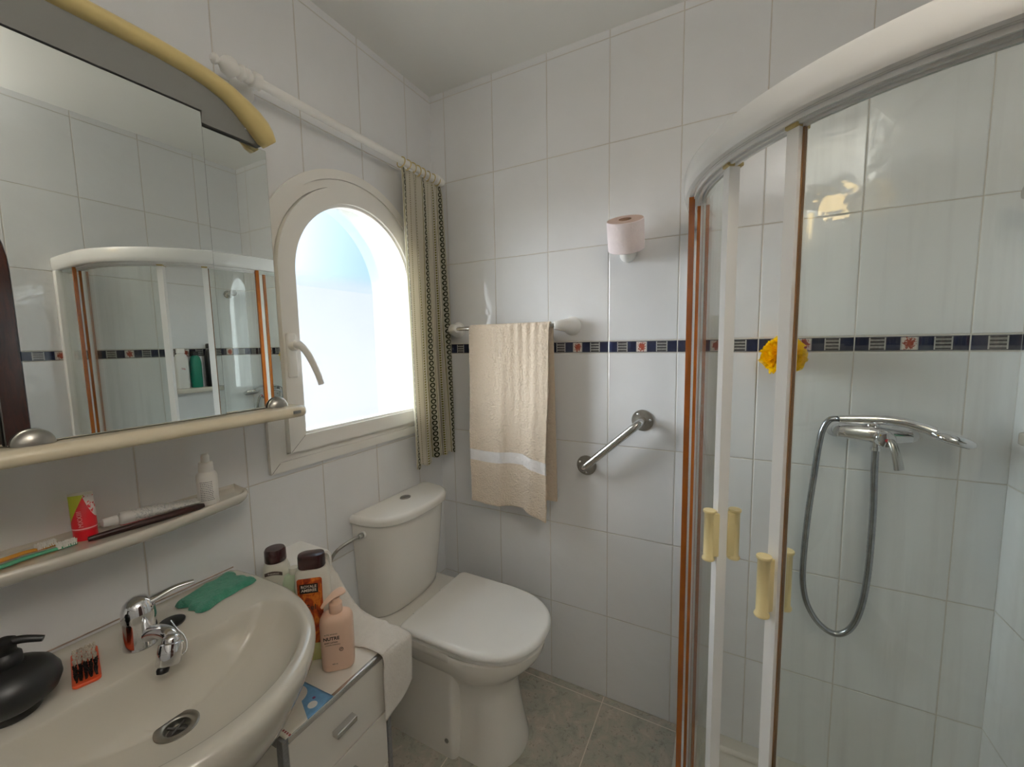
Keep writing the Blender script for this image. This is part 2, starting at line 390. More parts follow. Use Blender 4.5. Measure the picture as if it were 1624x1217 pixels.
# right wall with an arched doorway
DY, DH = -1.245, 0.335
def wall_right():
    n = 24; zs = 1.70; rise = 0.40
    A = [(DY + DH * math.cos(PI * k / n), zs + rise * math.sin(PI * k / n)) for k in range(n + 1)]
    r = [(DY, H), (0, H), (0, 0), (DY + DH, 0)] + A[:n // 2 + 1]
    l = [(DY, H)] + A[n // 2:] + [(DY - DH, 0), (YR, 0), (YR, H)]
    bm = bmesh.new()
    for poly in (r, l): prism(bm, poly, 'yz', W, W + 0.15)
    struct(finish('wall_right', bm, T_right, smooth=False))
    d = empty('door_1', 'dark wooden door with a rounded top, seen in the mirror', 'door', (W, DY, 0)); d['kind'] = 'structure'
    bm = bmesh.new(); prism(bm, [(DY + DH - 0.002, 0.004)] + [(DY + (DH - 0.002) * math.cos(PI * k / n), zs + (rise - 0.002) * math.sin(PI * k / n)) for k in range(n + 1)] + [(DY - DH + 0.002, 0.004)], 'yz', W + 0.004, W + 0.045)
    finish('door_leaf', bm, M_wood, d, smooth=False)
    bm = bmesh.new()
    for y0, y1, z0, z1 in ((-1.50, -1.27, 0.2, 0.85), (-1.22, -0.99, 0.2, 0.85), (-1.50, -1.27, 1.0, 1.65), (-1.22, -0.99, 1.0, 1.65)): bx(bm, W - 0.006, W + 0.006, y0, y1, z0, z1, 0.005)
    finish('door_panel', bm, M_wood, d)
    bm = bmesh.new(); lathe(bm, [(0.024, 0), (0.024, 0.006), (0.009, 0.008), (0.009, 0.04)], (W + 0.004, -1.535, 1.02), (-1, 0, 0)); tube(bm, [(W - 0.036, -1.535, 1.02), (W - 0.040, -1.50, 1.022), (W - 0.040, -1.44, 1.018)], 0.008)
    finish('door_handle', bm, M_chrome2, d)
wall_right()

# ------------------------------------------------------------------ window
def ring_extrude(bm, oa, ob, x0, x1):
    b = bmesh.new(); n = len(oa)
    V = [[b.verts.new((x, p[0], p[1])) for p in o] for o, x in ((oa, x0), (oa, x1), (ob, x1), (ob, x0))]
    for i in range(n):
        j = (i + 1) % n
        for a, c in ((0, 1), (1, 2), (2, 3), (3, 0)): b.faces.new((V[a][i], V[a][j], V[c][j], V[c][i]))
    bmesh.ops.recalc_face_normals(b, faces=b.faces)
    merge(bm, b)
win = empty('window_1', 'white arched window with frosted glass above the toilet', 'window', (0, YC, 1.015)); win['kind'] = 'structure'
bm = bmesh.new()
ring_extrude(bm, arch(0.350, 1.015), arch(0.322, 1.043), -0.002, 0.012)
ring_extrude(bm, arch(0.3215, 1.0435), arch(0.298, 1.062), -0.06, 0.007)
ring_extrude(bm, arch(0.3215, 1.0435), arch(0.262, 1.098), -0.06, -0.03)
finish('window_frame', bm, M_pvc, win, smooth=True, angle=30)
bm = bmesh.new()
ring_extrude(bm, arch(0.296, 1.066), arch(0.246, 1.112), -0.028, 0.024)
finish('window_sash', bm, M_pvc, win, angle=30)
bm = bmesh.new()
ring_extrude(bm, arch(0.2455, 1.1125), arch(0.2375, 1.1195), -0.02, 0.014)
finish('glazing_bead', bm, M_pvc, win, angle=30)
# mitre joints at the lower corners
bm = bmesh.new()
for s in (-1, 1):
    for (h0, z0), (h1, z1), x in (((0.348, 1.017), (0.323, 1.042), 0.0122), ((0.294, 1.068), (0.248, 1.110), 0.0242)):
        tube(bm, [(x, YC + s * h0, z0), (x, YC + s * h1, z1)], 0.0005, 4)
finish('mitre_joint', bm, M_gasket, win)
bm = bmesh.new(); prism(bm, arch(0.2395, 1.1175), 'yz', -0.012, -0.008)
bm.faces.ensure_lookup_table()
bmesh.ops.recalc_face_normals(bm, faces=bm.faces)
for f in bm.faces: f.material_index = 0 if f.normal.x > 0.5 else 1
me = bpy.data.meshes.new('window_pane'); bm.to_mesh(me); bm.free(); link('window_pane', me, [M_frost, M_paneclear], win)
bm = bmesh.new()
bx(bm, 0.022, 0.034, YC - 0.290, YC - 0.262, 1.285, 1.412, 0.005)
lathe(bm, [(0.013, 0), (0.013, 0.016), (0.011, 0.024)], (0.032, YC - 0.276, 1.375), (1, 0, 0))
hp = catmull([(0.052, YC - 0.282, 1.382), (0.062, YC - 0.272, 1.378), (0.064, YC - 0.250, 1.350), (0.064, YC - 0.226, 1.300), (0.062, YC - 0.212, 1.262)], 6)
tube(bm, hp, 0.010, 14, rad=lambda t: 0.0105 - 0.002 * t)
finish('window_handle', bm, M_wplast, win)

# outside: terrace, low white wall, so the daylight through the frosted pane has something to show
M_out = plain('sunlit_render', srgb(206, 202, 198), 0.9, vary=0.04)
M_ter = plain('terrace_tiles', srgb(190, 182, 172), 0.85, vary=0.08, vscale=2)
struct(boxobj('floor_terrace', M_ter, -12, -0.26, -12, 12, -0.12, 0.0))
tag(boxobj('neighbouring_wall', M_out, -3.3, -3.05, -0.9, 8.0, 0.0, 2.05), 'pale sunlit garden wall blurred behind the frosted window glass', 'wall')

# ================================================================== CURTAIN + ROD
RZ, RX = 2.040, 0.062
rod = empty('curtain_rod', 'white curtain rod above the arched window', 'curtain rod', (RX, -0.45, RZ))
bm = bmesh.new(); tube(bm, [(RX, -0.79, RZ), (RX, -0.035, RZ)], 0.0115, 20); finish('rod', bm, M_wplast, rod)
bm = bmesh.new()
lathe(bm, [(0.0118, 0), (0.017, 0.002), (0.017, 0.008), (0.012, 0.011), (0.012, 0.014), (0.018, 0.017), (0.018, 0.022), (0.012, 0.026), (0.013, 0.030), (0.021, 0.038), (0.0225, 0.047), (0.019, 0.058), (0.009, 0.066), (0.007, 0.070), (0.011, 0.074), (0.012, 0.080), (0.006, 0.086)], (RX, -0.79, RZ), (0, -1, 0))
finish('finial', bm, M_wplast, rod)
bm = bmesh.new(); lathe(bm, [(0.0118, 0), (0.013, 0.003)] + [(0.017 * math.sin(a), 0.018 - 0.017 * math.cos(a)) for a in [0.8 + 2.25 * k / 8 for k in range(9)]], (RX, -0.042, RZ), (0, 1, 0)); finish('finial', bm, M_wplast, rod)
for yb in (-0.775, -0.055):
    bm = bmesh.new()
    lathe(bm, [(0.030, 0.0), (0.030, 0.005), (0.026, 0.009), (0.016, 0.016), (0.011, 0.03), (0.0105, RX - 0.012)], (0.0, yb, RZ - 0.006), (1, 0, 0.07))
    lathe(bm, [(0.0117, -0.010), (0.019, -0.010), (0.0195, 0.0), (0.019, 0.010), (0.0117, 0.010)], (RX, yb, RZ), (0, 1, 0), cap=False)
    finish('bracket', bm, M_wplast, rod)

def curtain_mat():
    t = NT('printed_curtain_fabric'); uv = t.co('UV'); X = t.xyz(uv); M = t.M; u, v = X[0], X[1]
    base = t.mix(t.noise(t.co(), 300, 2), srgb(212, 206, 192), srgb(228, 223, 210))
    def chain(uc, wd, pitch, col, colr):
        nonlocal base
        a = M('DIVIDE', M('SUBTRACT', u, uc), wd); b = M('MULTIPLY', M('SUBTRACT', M('FRACT', M('MULTIPLY', v, pitch)), 0.5), 2.2)
        r = M('SQRT', M('ADD', M('MULTIPLY', a, a), M('MULTIPLY', b, b)))
        ringm = M('MULTIPLY', M('GREATER_THAN', r, 0.55), M('LESS_THAN', r, 1.0))
        inb = M('LESS_THAN', M('ABSOLUTE', a), 1.25)
        base = t.mix(M('MULTIPLY', inb, 0.55), base, colr); base = t.mix(ringm, base, col)
    def line(uc, wd, col, dash=None):
        nonlocal base
        m = M('LESS_THAN', M('ABSOLUTE', M('SUBTRACT', u, uc)), wd)
        if dash: m = M('MULTIPLY', m, M('GREATER_THAN', M('FRACT', M('MULTIPLY', v, dash)), 0.45))
        base = t.mix(m, base, col)
    dk, ol, lt = srgb(54, 58, 44), srgb(132, 128, 66), srgb(178, 176, 156)
    for c in (0.045, 0.500, 0.955):
        chain(c, 0.024, 50, dk, lt); line(c - 0.036, 0.0022, ol); line(c + 0.036, 0.0022, ol)
    for c in (0.270, 0.735):
        line(c, 0.011, ol, 110); line(c - 0.024, 0.0022, dk, 200); line(c + 0.024, 0.0022, dk)
        chain(c + 0.085, 0.013, 76, ol, srgb(205, 200, 176)); line(c + 0.115, 0.0022, srgb(120, 112, 80)); line(c - 0.060, 0.0026, srgb(150, 142, 110), 150)
    bn = t.bump(t.noise(t.co(), 900, 2), 0.2, 0.0004)
    df = t.n('ShaderNodeBsdfDiffuse'); t.put(df.inputs[0], base); t.t.links.new(bn, df.inputs['Normal'])
    tl = t.n('ShaderNodeBsdfTranslucent'); t.put(tl.inputs[0], base)
    mx = t.n('ShaderNodeMixShader'); mx.inputs[0].default_value = 0.38; t.t.links.new(df.outputs[0], mx.inputs[1]); t.t.links.new(tl.outputs[0], mx.inputs[2])
    return t.done(mx.outputs[0])
M_curt = curtain_mat()
cur = empty('window_curtain', 'cream curtain with green chain stripes drawn beside the arched window', 'curtain', (RX, -0.16, 0.89))
def curtain():
    bm = bmesh.new(); NU, NV = 220, 60; uvl = bm.loops.layers.uv.new('UVMap')
    grid = []
    for j in range(NV + 1):
        v = j / NV; z = 2.019 - v * 1.012
        row = []
        for i in range(NU + 1):
            u = i / NU
            fold = 2 * PI * 4.3 * u
            sp = 1.0 + 0.10 * math.sin(PI * min(1, v * 1.0)) + 0.05 * v
            yl = -0.262 - 0.010 * math.sin(PI * v); yr = -0.030 + 0.012 * v
            y = yl + (yr - yl) * (u + 0.018 * math.sin(fold * 2 + 1.0 + v))
            amp = 0.010 + 0.010 * min(1, v * 2.2)
            x = RX + 0.002 + amp * math.sin(fold + 0.5 * math.sin(v * 2.4 + u * 5)) + 0.005 * math.sin(3.1 * u * 6 + v * 4) * v + 0.012 * v
            if v < 0.04: x = RX + (x - RX) * (0.5 + v / 0.08)
            x = max(x, 0.031)
            zz = z - v * (0.105 - 0.02 * u + 0.010 * math.sin(fold + 1.0) + 0.008 * math.sin(u * 9))
            row.append(bm.verts.new((x, y, zz)))
        grid.append(row)
    for j in range(NV):
        for i in range(NU):
            f = bm.faces.new((grid[j][i], grid[j + 1][i], grid[j + 1][i + 1], grid[j][i + 1]))
            for lp, (a, b_) in zip(f.loops, ((i, j), (i, j + 1), (i + 1, j + 1), (i + 1, j))): lp[uvl].uv = (a / NU, 1 - b_ / NV)
    o = finish('curtain_fabric', bm, M_curt, cur, recalc=False, angle=80)
    m = o.modifiers.new('thickness', 'SOLIDIFY'); m.thickness = 0.0012
curtain()
for k in range(8):
    y = -0.256 + k * 0.0290
    bm = bmesh.new(); tube(bm, [(RX + 0.0185 * math.cos(a), y + 0.003 * math.sin(a + k), RZ - 0.005 + 0.0185 * math.sin(a)) for a in [2 * PI * q / 24 for q in range(25)]], 0.0021, 8)
    finish('curtain_ring', bm, M_yelcream, cur)

# ================================================================== TOWEL RAIL + TOWEL
TZ, TY = 1.434, -0.075
tr = empty('towel_rail', 'chrome towel rail with white cone ends on the tiled back wall', 'towel rail', (0.37, 0, TZ))
bm = bmesh.new(); tube(bm, [(0.150, TY, TZ), (0.592, TY, TZ)], 0.0075, 20); finish('rail_bar', bm, M_chrome2, tr)
for s, xw, xe in ((1, 0.112, 0.158), (-1, 0.622, 0.584)):
    bm = bmesh.new()
    P0 = Vector((xw, 0.0, TZ - 0.002)); P1 = Vector((xe, TY - 0.002, TZ))
    pts = catmull([P0, P0 + Vector((0, -0.012, 0)), Vector((xw + s * 0.006, -0.040, TZ)), Vector((xe - s * 0.014, TY + 0.010, TZ)), P1 + Vector((s * 0.004, 0, 0))], 6)
    tube(bm, pts, 0.03, 26, rad=lambda t: 0.036 - 0.0215 * (t ** 0.9) if t > 0.02 else 0.034)
    finish('rail_bracket', bm, M_wplast, tr)
def towel_mat(nm='terry_towel', c0=(226, 206, 182), c1=(242, 225, 204)):
    t = NT(nm); co = t.co(); M = t.M; X = t.xyz(co)
    n1 = t.noise(co, 330, 3, 0.7)
    col = t.mix(n1, srgb(*c0), srgb(*c1))
    band = M('MULTIPLY', M('GREATER_THAN', t.xyz(t.co('UV'))[1], 0.0), 0.0)
    uv = t.xyz(t.co('UV')); vv = uv[1]
    band = M('MULTIPLY', M('GREATER_THAN', vv, 0.170), M('LESS_THAN', vv, 0.213))
    col = t.mix(band, col, srgb(232, 228, 226))
    h = M('MULTIPLY', M('ADD', t.noise(co, 330, 3, 0.8), M('MULTIPLY', t.noise(co, 140, 2), 1.4)), M('SUBTRACT', 1.0, M('MULTIPLY', band, 0.85)))
    return t.done(t.pbsdf(col, 0.95, 0, t.bump(h, 0.9, 0.0055), Sheen_Weight=0.3))
M_towel = towel_mat()
def towel():
    bm = bmesh.new(); uvl = bm.loops.layers.uv.new('UVMap'); NU, NV = 110, 260
    xl, xr = 0.226, 0.566
    R = 0.014; zf, zb = 0.742, 0.775
    Lf = TZ - zf; La = PI * R; Lb = TZ - zb; L = Lf + La + Lb
    grid = []
    for j in range(NV + 1):
        s = L * j / NV; row = []
        for i in range(NU + 1):
            u = i / NU; x = xl + (xr - xl) * u
            if s < Lf:
                z = zf + s; side = 1; k = 1 - s / Lf     # k: 0 at bar, 1 at hem
            elif s < Lf + La:
                a = (s - Lf) / R; side = math.cos(a); z = TZ + R * math.sin(a); k = 0
            else:
                z = TZ - (s - Lf - La); side = -1; k = (s - Lf - La) / Lb
            f = math.sin(u * 7.0 + 0.6) * 0.5 + math.sin(u * 15 + 1.3 + k) * 0.35 + 0.12 * math.sin(u * 31 + k * 2)
            amp = 0.0035 + 0.012 * k
            gather = 0.003 * math.exp(-((u - 0.72) / 0.25) ** 2) * math.sin(u * 62) * (1 - k) ** 2
            yo = R * side
            if side > 0.99: y = TY - yo - 0.010 * k - amp * f - gather
            elif side < -0.99:
                y = TY + R + 0.010 * k - 0.3 * amp * f; y = min(y, -0.012)
            else: y = TY - yo - gather
            drop = 0.0
            if side > 0.99:
                drop = k * (0.022 * max(0, (u - 0.70) / 0.3) ** 0.7 + 0.012 * u + 0.006 * math.sin(u * 7)) 
                x -= k * 0.018 * u - 0.0 + k * 0.004 * math.sin(z * 14)
            elif side < -0.99: x += 0.006 + k * 0.008
            wob = mn.noise(Vector((x * 60, z * 60, side * 3))) * 0.0016
            row.append(bm.verts.new((x, y - wob, z - drop)))
        grid.append(row)
    for j in range(NV):
        for i in range(NU):
            f = bm.faces.new((grid[j][i], grid[j][i + 1], grid[j + 1][i + 1], grid[j + 1][i]))
            for lp, (a, b_) in zip(f.loops, ((i, j), (i + 1, j), (i + 1, j + 1), (i, j + 1))):
                lp[uvl].uv = (a / NU, L * b_ / NV)
    o = finish('hand_towel', bm, M_towel, None, recalc=False, angle=80)
    m = o.modifiers.new('thickness', 'SOLIDIFY'); m.thickness = 0.006; m.offset = -1
    tag(o, 'beige terry towel with a white band hanging on the towel rail', 'towel')
towel()

# ================================================================== WALL ROLL HOLDER + ROLL
hd = empty('toilet_roll_stand', 'small white wall peg holder under the pink toilet roll', 'roll holder', (0.825, 0, 1.665))
bm = bmesh.new(); pts = catmull([(0.822, 0.0, 1.668), (0.824, -0.02, 1.664), (0.829, -0.047, 1.662), (0.832, -0.066, 1.672), (0.832, -0.075, 1.690)], 6)
tube(bm, pts, 0.02, 24, rad=lambda t: 0.029 - 0.012 * t); finish('holder_cone', bm, M_wplast, hd)
ax = Vector((0.05, -0.46, 0.885)).normalized(); rc = Vector((0.832, -0.086, 1.712))
bm = bmesh.new(); lathe(bm, [(0.0145, -0.062), (0.0145, 0.02), (0.012, 0.023)], rc, ax, 24); finish('holder_peg', bm, M_wplast, hd)
def paper_mat(nm, c0, c1, c2=None):
    t = NT(nm); co = t.co()
    col = t.mix(t.noise(co, 60, 2), srgb(*c0), srgb(*c1))
    h = t.M('ADD', t.noise(co, 210, 3, 0.6, 1.0), t.M('MULTIPLY', t.noise(co, 55, 2, 0.5, 2.0), 1.5))
    return t.done(t.pbsdf(col, 0.9, 0, t.bump(h, 0.6, 0.002)))
M_pinkroll = paper_mat('pink_embossed_paper', (234, 220, 222), (242, 230, 230))
M_pinkside = paper_mat('roll_side', (204, 176, 164), (214, 188, 176))
M_paper = paper_mat('white_embossed_paper', (214, 208, 200), (226, 221, 214))
M_card = plain('cardboard', srgb(150, 118, 96), 0.9)
tr2 = empty('toilet_roll', 'pinkish toilet roll on the peg above the towel rail', 'toilet roll', tuple(rc))
bm = bmesh.new(); b = bmesh.new()
lathe(bm, [(0.0195, -0.047), (0.055, -0.047), (0.0575, -0.045), (0.0575, 0.045), (0.0555, 0.047), (0.0195, 0.047)], rc, ax, 60, cap=False)
# loose last sheet
b = bmesh.new()
fm = Matrix.Translation(rc) @ frame_to(ax)
q0 = [fm @ Vector((0.0580 * math.cos(a), 0.0580 * math.sin(a), -0.048)) for a in [k * 0.12 for k in range(16)]]
o = finish('paper_roll', bm, [M_pinkroll, M_pinkside], tr2, angle=30)
for p in o.data.polygons:
    if abs(Vector(p.normal).dot(ax)) > 0.9: p.material_index = 1
bm = bmesh.new(); lathe(bm, [(0.0185, -0.047), (0.0195, -0.047), (0.0195, 0.048), (0.0185, 0.048), (0.0185, -0.047)], rc, ax, 30, cap=False); finish('cardboard_core', bm, M_card, tr2)

# ================================================================== GRAB RAIL
gr = empty('grab_rail', 'short slanted chrome grab rail on the tiled back wall', 'grab rail', (0.777, 0, 0.90))
A = Vector((0.676, 0, 0.913)); B = Vector((0.877, 0, 1.098)); dAB = (B - A).normalized(); hh = 0.062
arcs = []
arcs += [A + Vector((0, -t, 0)) for t in (0.004, 0.02, 0.035)]
arcs += [A + Vector((0, -0.035, 0)) + Vector((0, -0.027 * math.sin(a), 0)) + dAB * 0.027 * (1 - math.cos(a)) for a in [PI / 2 * k / 6 for k in range(1, 7)]]
arcs += [B + Vector((0, -0.035, 0)) + Vector((0, -0.027 * math.sin(a), 0)) - dAB * 0.027 * (1 - math.cos(a)) for a in [PI / 2 * k / 6 for k in range(6, 0, -1)]]
arcs += [B + Vector((0, -t, 0)) for t in (0.035, 0.02, 0.004)]
bm = bmesh.new(); tube(bm, arcs, 0.0135, 24); finish('grip_bar', bm, M_chrome2, gr)
for c, a0 in ((A, 0.6), (B, 0.1)):
    bm = bmesh.new(); lathe(bm, [(0.0375, 0), (0.0375, 0.0015), (0.036, 0.004), (0.014, 0.0055)], c, (0, -1, 0), 40); fl = finish('flange', bm, M_steel, gr)
    for k in range(3):
        a = a0 + k * 2 * PI / 3
        bm = bmesh.new(); lathe(bm, [(0.0045, 0), (0.0045, 0.001), (0.0028, 0.0026), (0.001, 0.003)], c + Vector((0.0265 * math.cos(a), -0.0042, 0.0265 * math.sin(a))), (0, -1, 0), 14); finish('screw', bm, M_chrome, fl)

# ================================================================== TOILET
TC = -0.325
def dsh(xb, xf, hw, rb=0.02, n=28, a=None, pw=2.0):
    """D outline: flat back at xb (corner radius rb), rounded front reaching xf"""
    a = a if a is not None else min(hw * 1.15, (xf - xb) * 0.8); pts = []
    for k in range(n + 1):
        t = -PI / 2 + PI * k / n; c, s = math.cos(t), math.sin(t)
        pts.append((xf - a + a * abs(c) ** (2 / pw), TC + hw * (1 if s > 0 else -1) * abs(s) ** (2 / pw)))
    for s in (1, -1):
        for k in range(5):
            t = PI / 2 * k / 4
            if s > 0: pts.append((xb + rb - rb * math.sin(t), TC + hw - rb + rb * math.cos(t)))
            else: pts.append((xb + rb - rb * math.cos(t), TC - hw + rb - rb * math.sin(t)))
    return pts
def ring(o, z): return [(p[0], p[1], z) for p in o]
toi = empty('toilet', 'white close-coupled toilet with closed lid in the corner under the window', 'toilet', (0.3, TC, 0))
bm = bmesh.new()
secs = [(0.0, 0.200, 0.562, 0.122, 0.10), (0.012, 0.20, 0.562, 0.122, 0.10), (0.04, 0.2, 0.555, 0.117, 0.10), (0.12, 0.2, 0.540, 0.109, 0.10), (0.20, 0.2, 0.530, 0.106, 0.10), (0.255, 0.2, 0.535, 0.113, 0.12),
        (0.295, 0.2, 0.560, 0.134, 0.14), (0.325, 0.2, 0.592, 0.155, 0.17), (0.35, 0.2, 0.613, 0.168, 0.20), (0.375, 0.2, 0.627, 0.176, 0.22), (0.396, 0.2, 0.631, 0.179, 0.23), (0.402, 0.2, 0.628, 0.176, 0.23)]
loft(bm, [ring(dsh(xb, xf, hw, 0.02, a=a), z) for z, xb, xf, hw, a in secs])
secs = [(0.0, 0.004, 0.385, 0.142), (0.315, 0.004, 0.385, 0.142), (0.345, 0.004, 0.385, 0.152), (0.366, 0.004, 0.40, 0.168), (0.382, 0.004, 0.41, 0.178), (0.396, 0.004, 0.41, 0.181), (0.409, 0.004, 0.40, 0.180), (0.414, 0.010, 0.395, 0.173)]
loft(bm, [ring(dsh(xb, xf, hw, 0.015, a=0.03, pw=3.0), z) for z, xb, xf, hw in secs])
finish('toilet_pan', bm, M_cer2, toi, angle=35)
def slab(bm, outl, z0, z1, r0, r1, k=5, dome=0.0):
    R = []
    for i in range(k + 1):
        a = PI / 2 * i / k; R.append(ring(outl(r0 * (1 - math.sin(a))), z0 + r0 * (1 - math.cos(a)) if r0 else z0))
    for i in range(k + 1):
        a = PI / 2 * i / k; R.append(ring(outl(r1 * (1 - math.cos(a))), z1 - r1 + r1 * math.sin(a)))
    R.append(ring(outl(r1 + 0.010), z1 + dome * 0.4)); R.append(ring(outl(r1 + 0.03), z1 + dome * 0.8)); 
    loft(bm, R)
bm = bmesh.new(); slab(bm, lambda i: dsh(0.200 + i, 0.632 - i, 0.179 - i, 0.02, a=0.225, pw=2.25), 0.4075, 0.4215, 0.004, 0.004); finish('toilet_seat', bm, M_wplast, toi, angle=50)
bm = bmesh.new(); slab(bm, lambda i: dsh(0.190 + i, 0.643 - i, 0.187 - i, 0.02, a=0.225, pw=2.3), 0.4265, 0.449, 0.006, 0.015, dome=0.001); finish('toilet_lid', bm, M_wplast, toi, angle=50)
for y in (TC - 0.075, TC + 0.075):
    bm = bmesh.new(); tube(bm, [(0.184, y - 0.02, 0.424), (0.184, y + 0.02, 0.424)], 0.009, 16); finish('hinge', bm, M_wplast, toi)
def cist(xf, hw, n=40, p=3.2, xb=0.004):
    pts = []
    for k in range(n + 1):
        t = PI * k / n; c, s = math.cos(t), math.sin(t)
        pts.append((xb + (xf - xb) * abs(s) ** (2 / p), TC + hw * (1 if c > 0 else -1) * abs(c) ** (2 / 2.6)))
    return pts[::-1]
bm = bmesh.new()
loft(bm, [ring(cist(0.112, 0.165), 0.4145), ring(cist(0.122, 0.171), 0.424), ring(cist(0.128, 0.174), 0.45), ring(cist(0.150, 0.182), 0.60), ring(cist(0.163, 0.188), 0.72), ring(cist(0.166, 0.189), 0.764)])
finish('cistern', bm, M_cer2, toi, angle=50)
bm = bmesh.new()
R = []
for i in range(5):
    a = PI / 2 * i / 4; ins = 0.008 * (1 - math.sin(a)); R.append(ring(cist(0.186 - ins, 0.198 - ins), 0.765 + 0.008 * (1 - math.cos(a))))
for i in range(7):
    a = PI / 2 * i / 6; ins = 0.016 * (1 - math.cos(a)); R.append(ring(cist(0.186 - ins, 0.198 - ins, xb=0.004 + ins * 0.3), 0.783 + 0.014 * math.sin(a)))
R.append(ring(cist(0.15, 0.16, xb=0.02), 0.7985)); loft(bm, R); finish('cistern_lid', bm, M_cer2, toi, angle=50)
bm = bmesh.new(); lathe(bm, [(0.0225, 0), (0.0225, 0.003), (0.020, 0.0045), (0.018, 0.003), (0.012, 0.0035), (0.002, 0.0035)], (0.068, TC + 0.008, 0.798), (0, 0, 1), 36, sx=0.8); fb = finish('flush_button', bm, M_steel, toi)
bm = bmesh.new(); lathe(bm, [(0.0075, 0), (0.0075, 0.003), (0.004, 0.005), (0.001, 0.005)], (0.345, TC - 0.1425, 0.062), (0, -1, 0), 20); finish('floor_screw', bm, M_steel, toi)
# water supply
sp = empty('water_supply_hose', 'braided grey water hose from the tiles to the left side of the cistern', 'hose', (0.05, -0.6, 0.7))
bm = bmesh.new(); tube(bm, catmull([(0.058, -0.530, 0.736), (0.052, -0.556, 0.734), (0.030, -0.600, 0.712), (0.018, -0.622, 0.67), (0.016, -0.63, 0.60), (0.016, -0.63, 0.47)], 8), 0.0055, 14); finish('hose', bm, M_steel, sp)
bm = bmesh.new(); lathe(bm, [(0.009, 0), (0.009, 0.014), (0.007, 0.018)], (0.060, -0.518, 0.737), (-0.12, -1, -0.04), 6); finish('nut', bm, M_chrome2, sp)
bm = bmesh.new(); lathe(bm, [(0.011, 0), (0.011, 0.006)], (0.0605, -0.5125, 0.7375), (-0.12, -1, -0.04), 20); finish('washer', bm, M_wplast, sp)
bm = bmesh.new(); lathe(bm, [(0.016, 0), (0.016, 0.004), (0.008, 0.006), (0.008, 0.024)], (0.0, -0.63, 0.46), (1, 0, 0), 20); lathe(bm, [(0.008, 0), (0.008, 0.03)], (0.016, -0.63, 0.45), (0, 0, 1), 12); finish('stop_valve', bm, M_chrome2, sp)

# ================================================================== WASHBASIN
BC = -1.142; BZT = 0.800
def ray_poly(poly, c, th):
    dx, dy = math.cos(th), math.sin(th); best = None; n = len(poly)
    for i in range(n):
        x1, y1 = poly[i][0] - c[0], poly[i][1] - c[1]; x2, y2 = poly[(i + 1) % n][0] - c[0], poly[(i + 1) % n][1] - c[1]
        ex, ey = x2 - x1, y2 - y1; det = dx * (-ey) + ex * dy
        if abs(det) < 1e-12: continue
        t = (x1 * (-ey) + ex * y1) / det; s = (dx * y1 - dy * x1) / det
        if t > 0 and -1e-9 <= s <= 1 + 1e-9 and (best is None or t < best): best = t
    return best or 0
BO = [(0.001, BC - 0.252), (0.09, BC - 0.262)] + [(0.18 + 0.328 * math.sin(a), BC - 0.264 * math.cos(a)) for a in [PI * k / 60 for k in range(61)]] + [(0.09, BC + 0.262), (0.001, BC + 0.252)]
BI = [(0.212, BC - 0.195)] + [(0.26 + 0.212 * math.sin(a), BC - 0.222 * math.cos(a)) for a in [PI * k / 60 for k in range(61)]] + [(0.212, BC + 0.195)]
NB = 120; ctr = (0.20, BC); cin = (0.30, BC)
def bring(poly, c, scale, z, c2=None, inset=0.0):
    out = []
    for k in range(NB):
        th = 2 * PI * k / NB; r = max(0.001, ray_poly(poly, c, th) * scale - inset)
        cc = c2 or c
        out.append((max(0.001, cc[0] + r * math.cos(th)), cc[1] + r * math.sin(th), z))
    return out
basin = empty('washbasin', 'white ceramic washbasin on the window wall below the mirror cabinet', 'washbasin', (0.2, BC, 0))
bm = bmesh.new()
DR = (0.279, BC)
R = [bring(BO, ctr, 0.42, 0.585), bring(BO, ctr, 0.55, 0.592), bring(BO, ctr, 0.72, 0.632), bring(BO, ctr, 0.87, 0.69), bring(BO, ctr, 0.955, 0.742), bring(BO, ctr, 0.99, 0.766), bring(BO, ctr, 1.0, 0.780), bring(BO, ctr, 1.0, 0.790), bring(BO, ctr, 1.0, 0.7965, inset=0.004), bring(BO, ctr, 1.0, 0.800, inset=0.012)]
# blend from outer ring to the bowl edge on the flat deck
last = R[-1]; inn = []
for k in range(NB):
    p = last[k]; th = math.atan2(p[1] - cin[1], p[0] - cin[0]); r = ray_poly(BI, cin, th); inn.append((cin[0] + r * math.cos(th), cin[1] + r * math.sin(th)))
def bowl(s, z, sh=0.0):
    return [(cin[0] + (q[0] - cin[0]) * s + (DR[0] - cin[0]) * sh, cin[1] + (q[1] - cin[1]) * s, z) for q in inn]
R += [bowl(1.02, 0.8003), bowl(1.0, 0.7985), bowl(0.975, 0.793), bowl(0.945, 0.782), bowl(0.88, 0.762, 0.1), bowl(0.78, 0.740, 0.2), bowl(0.62, 0.721, 0.4), bowl(0.45, 0.709, 0.6), bowl(0.28, 0.702, 0.85)]
R.append([(DR[0] + 0.031 * math.cos(math.atan2(q[1] - cin[1], q[0] - cin[0])), DR[1] + 0.031 * math.sin(math.atan2(q[1] - cin[1], q[0] - cin[0])), 0.6985) for q in inn])
for rr_, zz_ in ((0.0225, 0.6975), (0.0215, 0.684)):
    R.append([(DR[0] + rr_ * math.cos(math.atan2(q[1] - cin[1], q[0] - cin[0])), DR[1] + rr_ * math.sin(math.atan2(q[1] - cin[1], q[0] - cin[0])), zz_) for q in inn])
loft(bm, R); bmesh.ops.remove_doubles(bm, verts=bm.verts, dist=1e-5)
finish('basin_bowl', bm, M_cer, basin, angle=60)
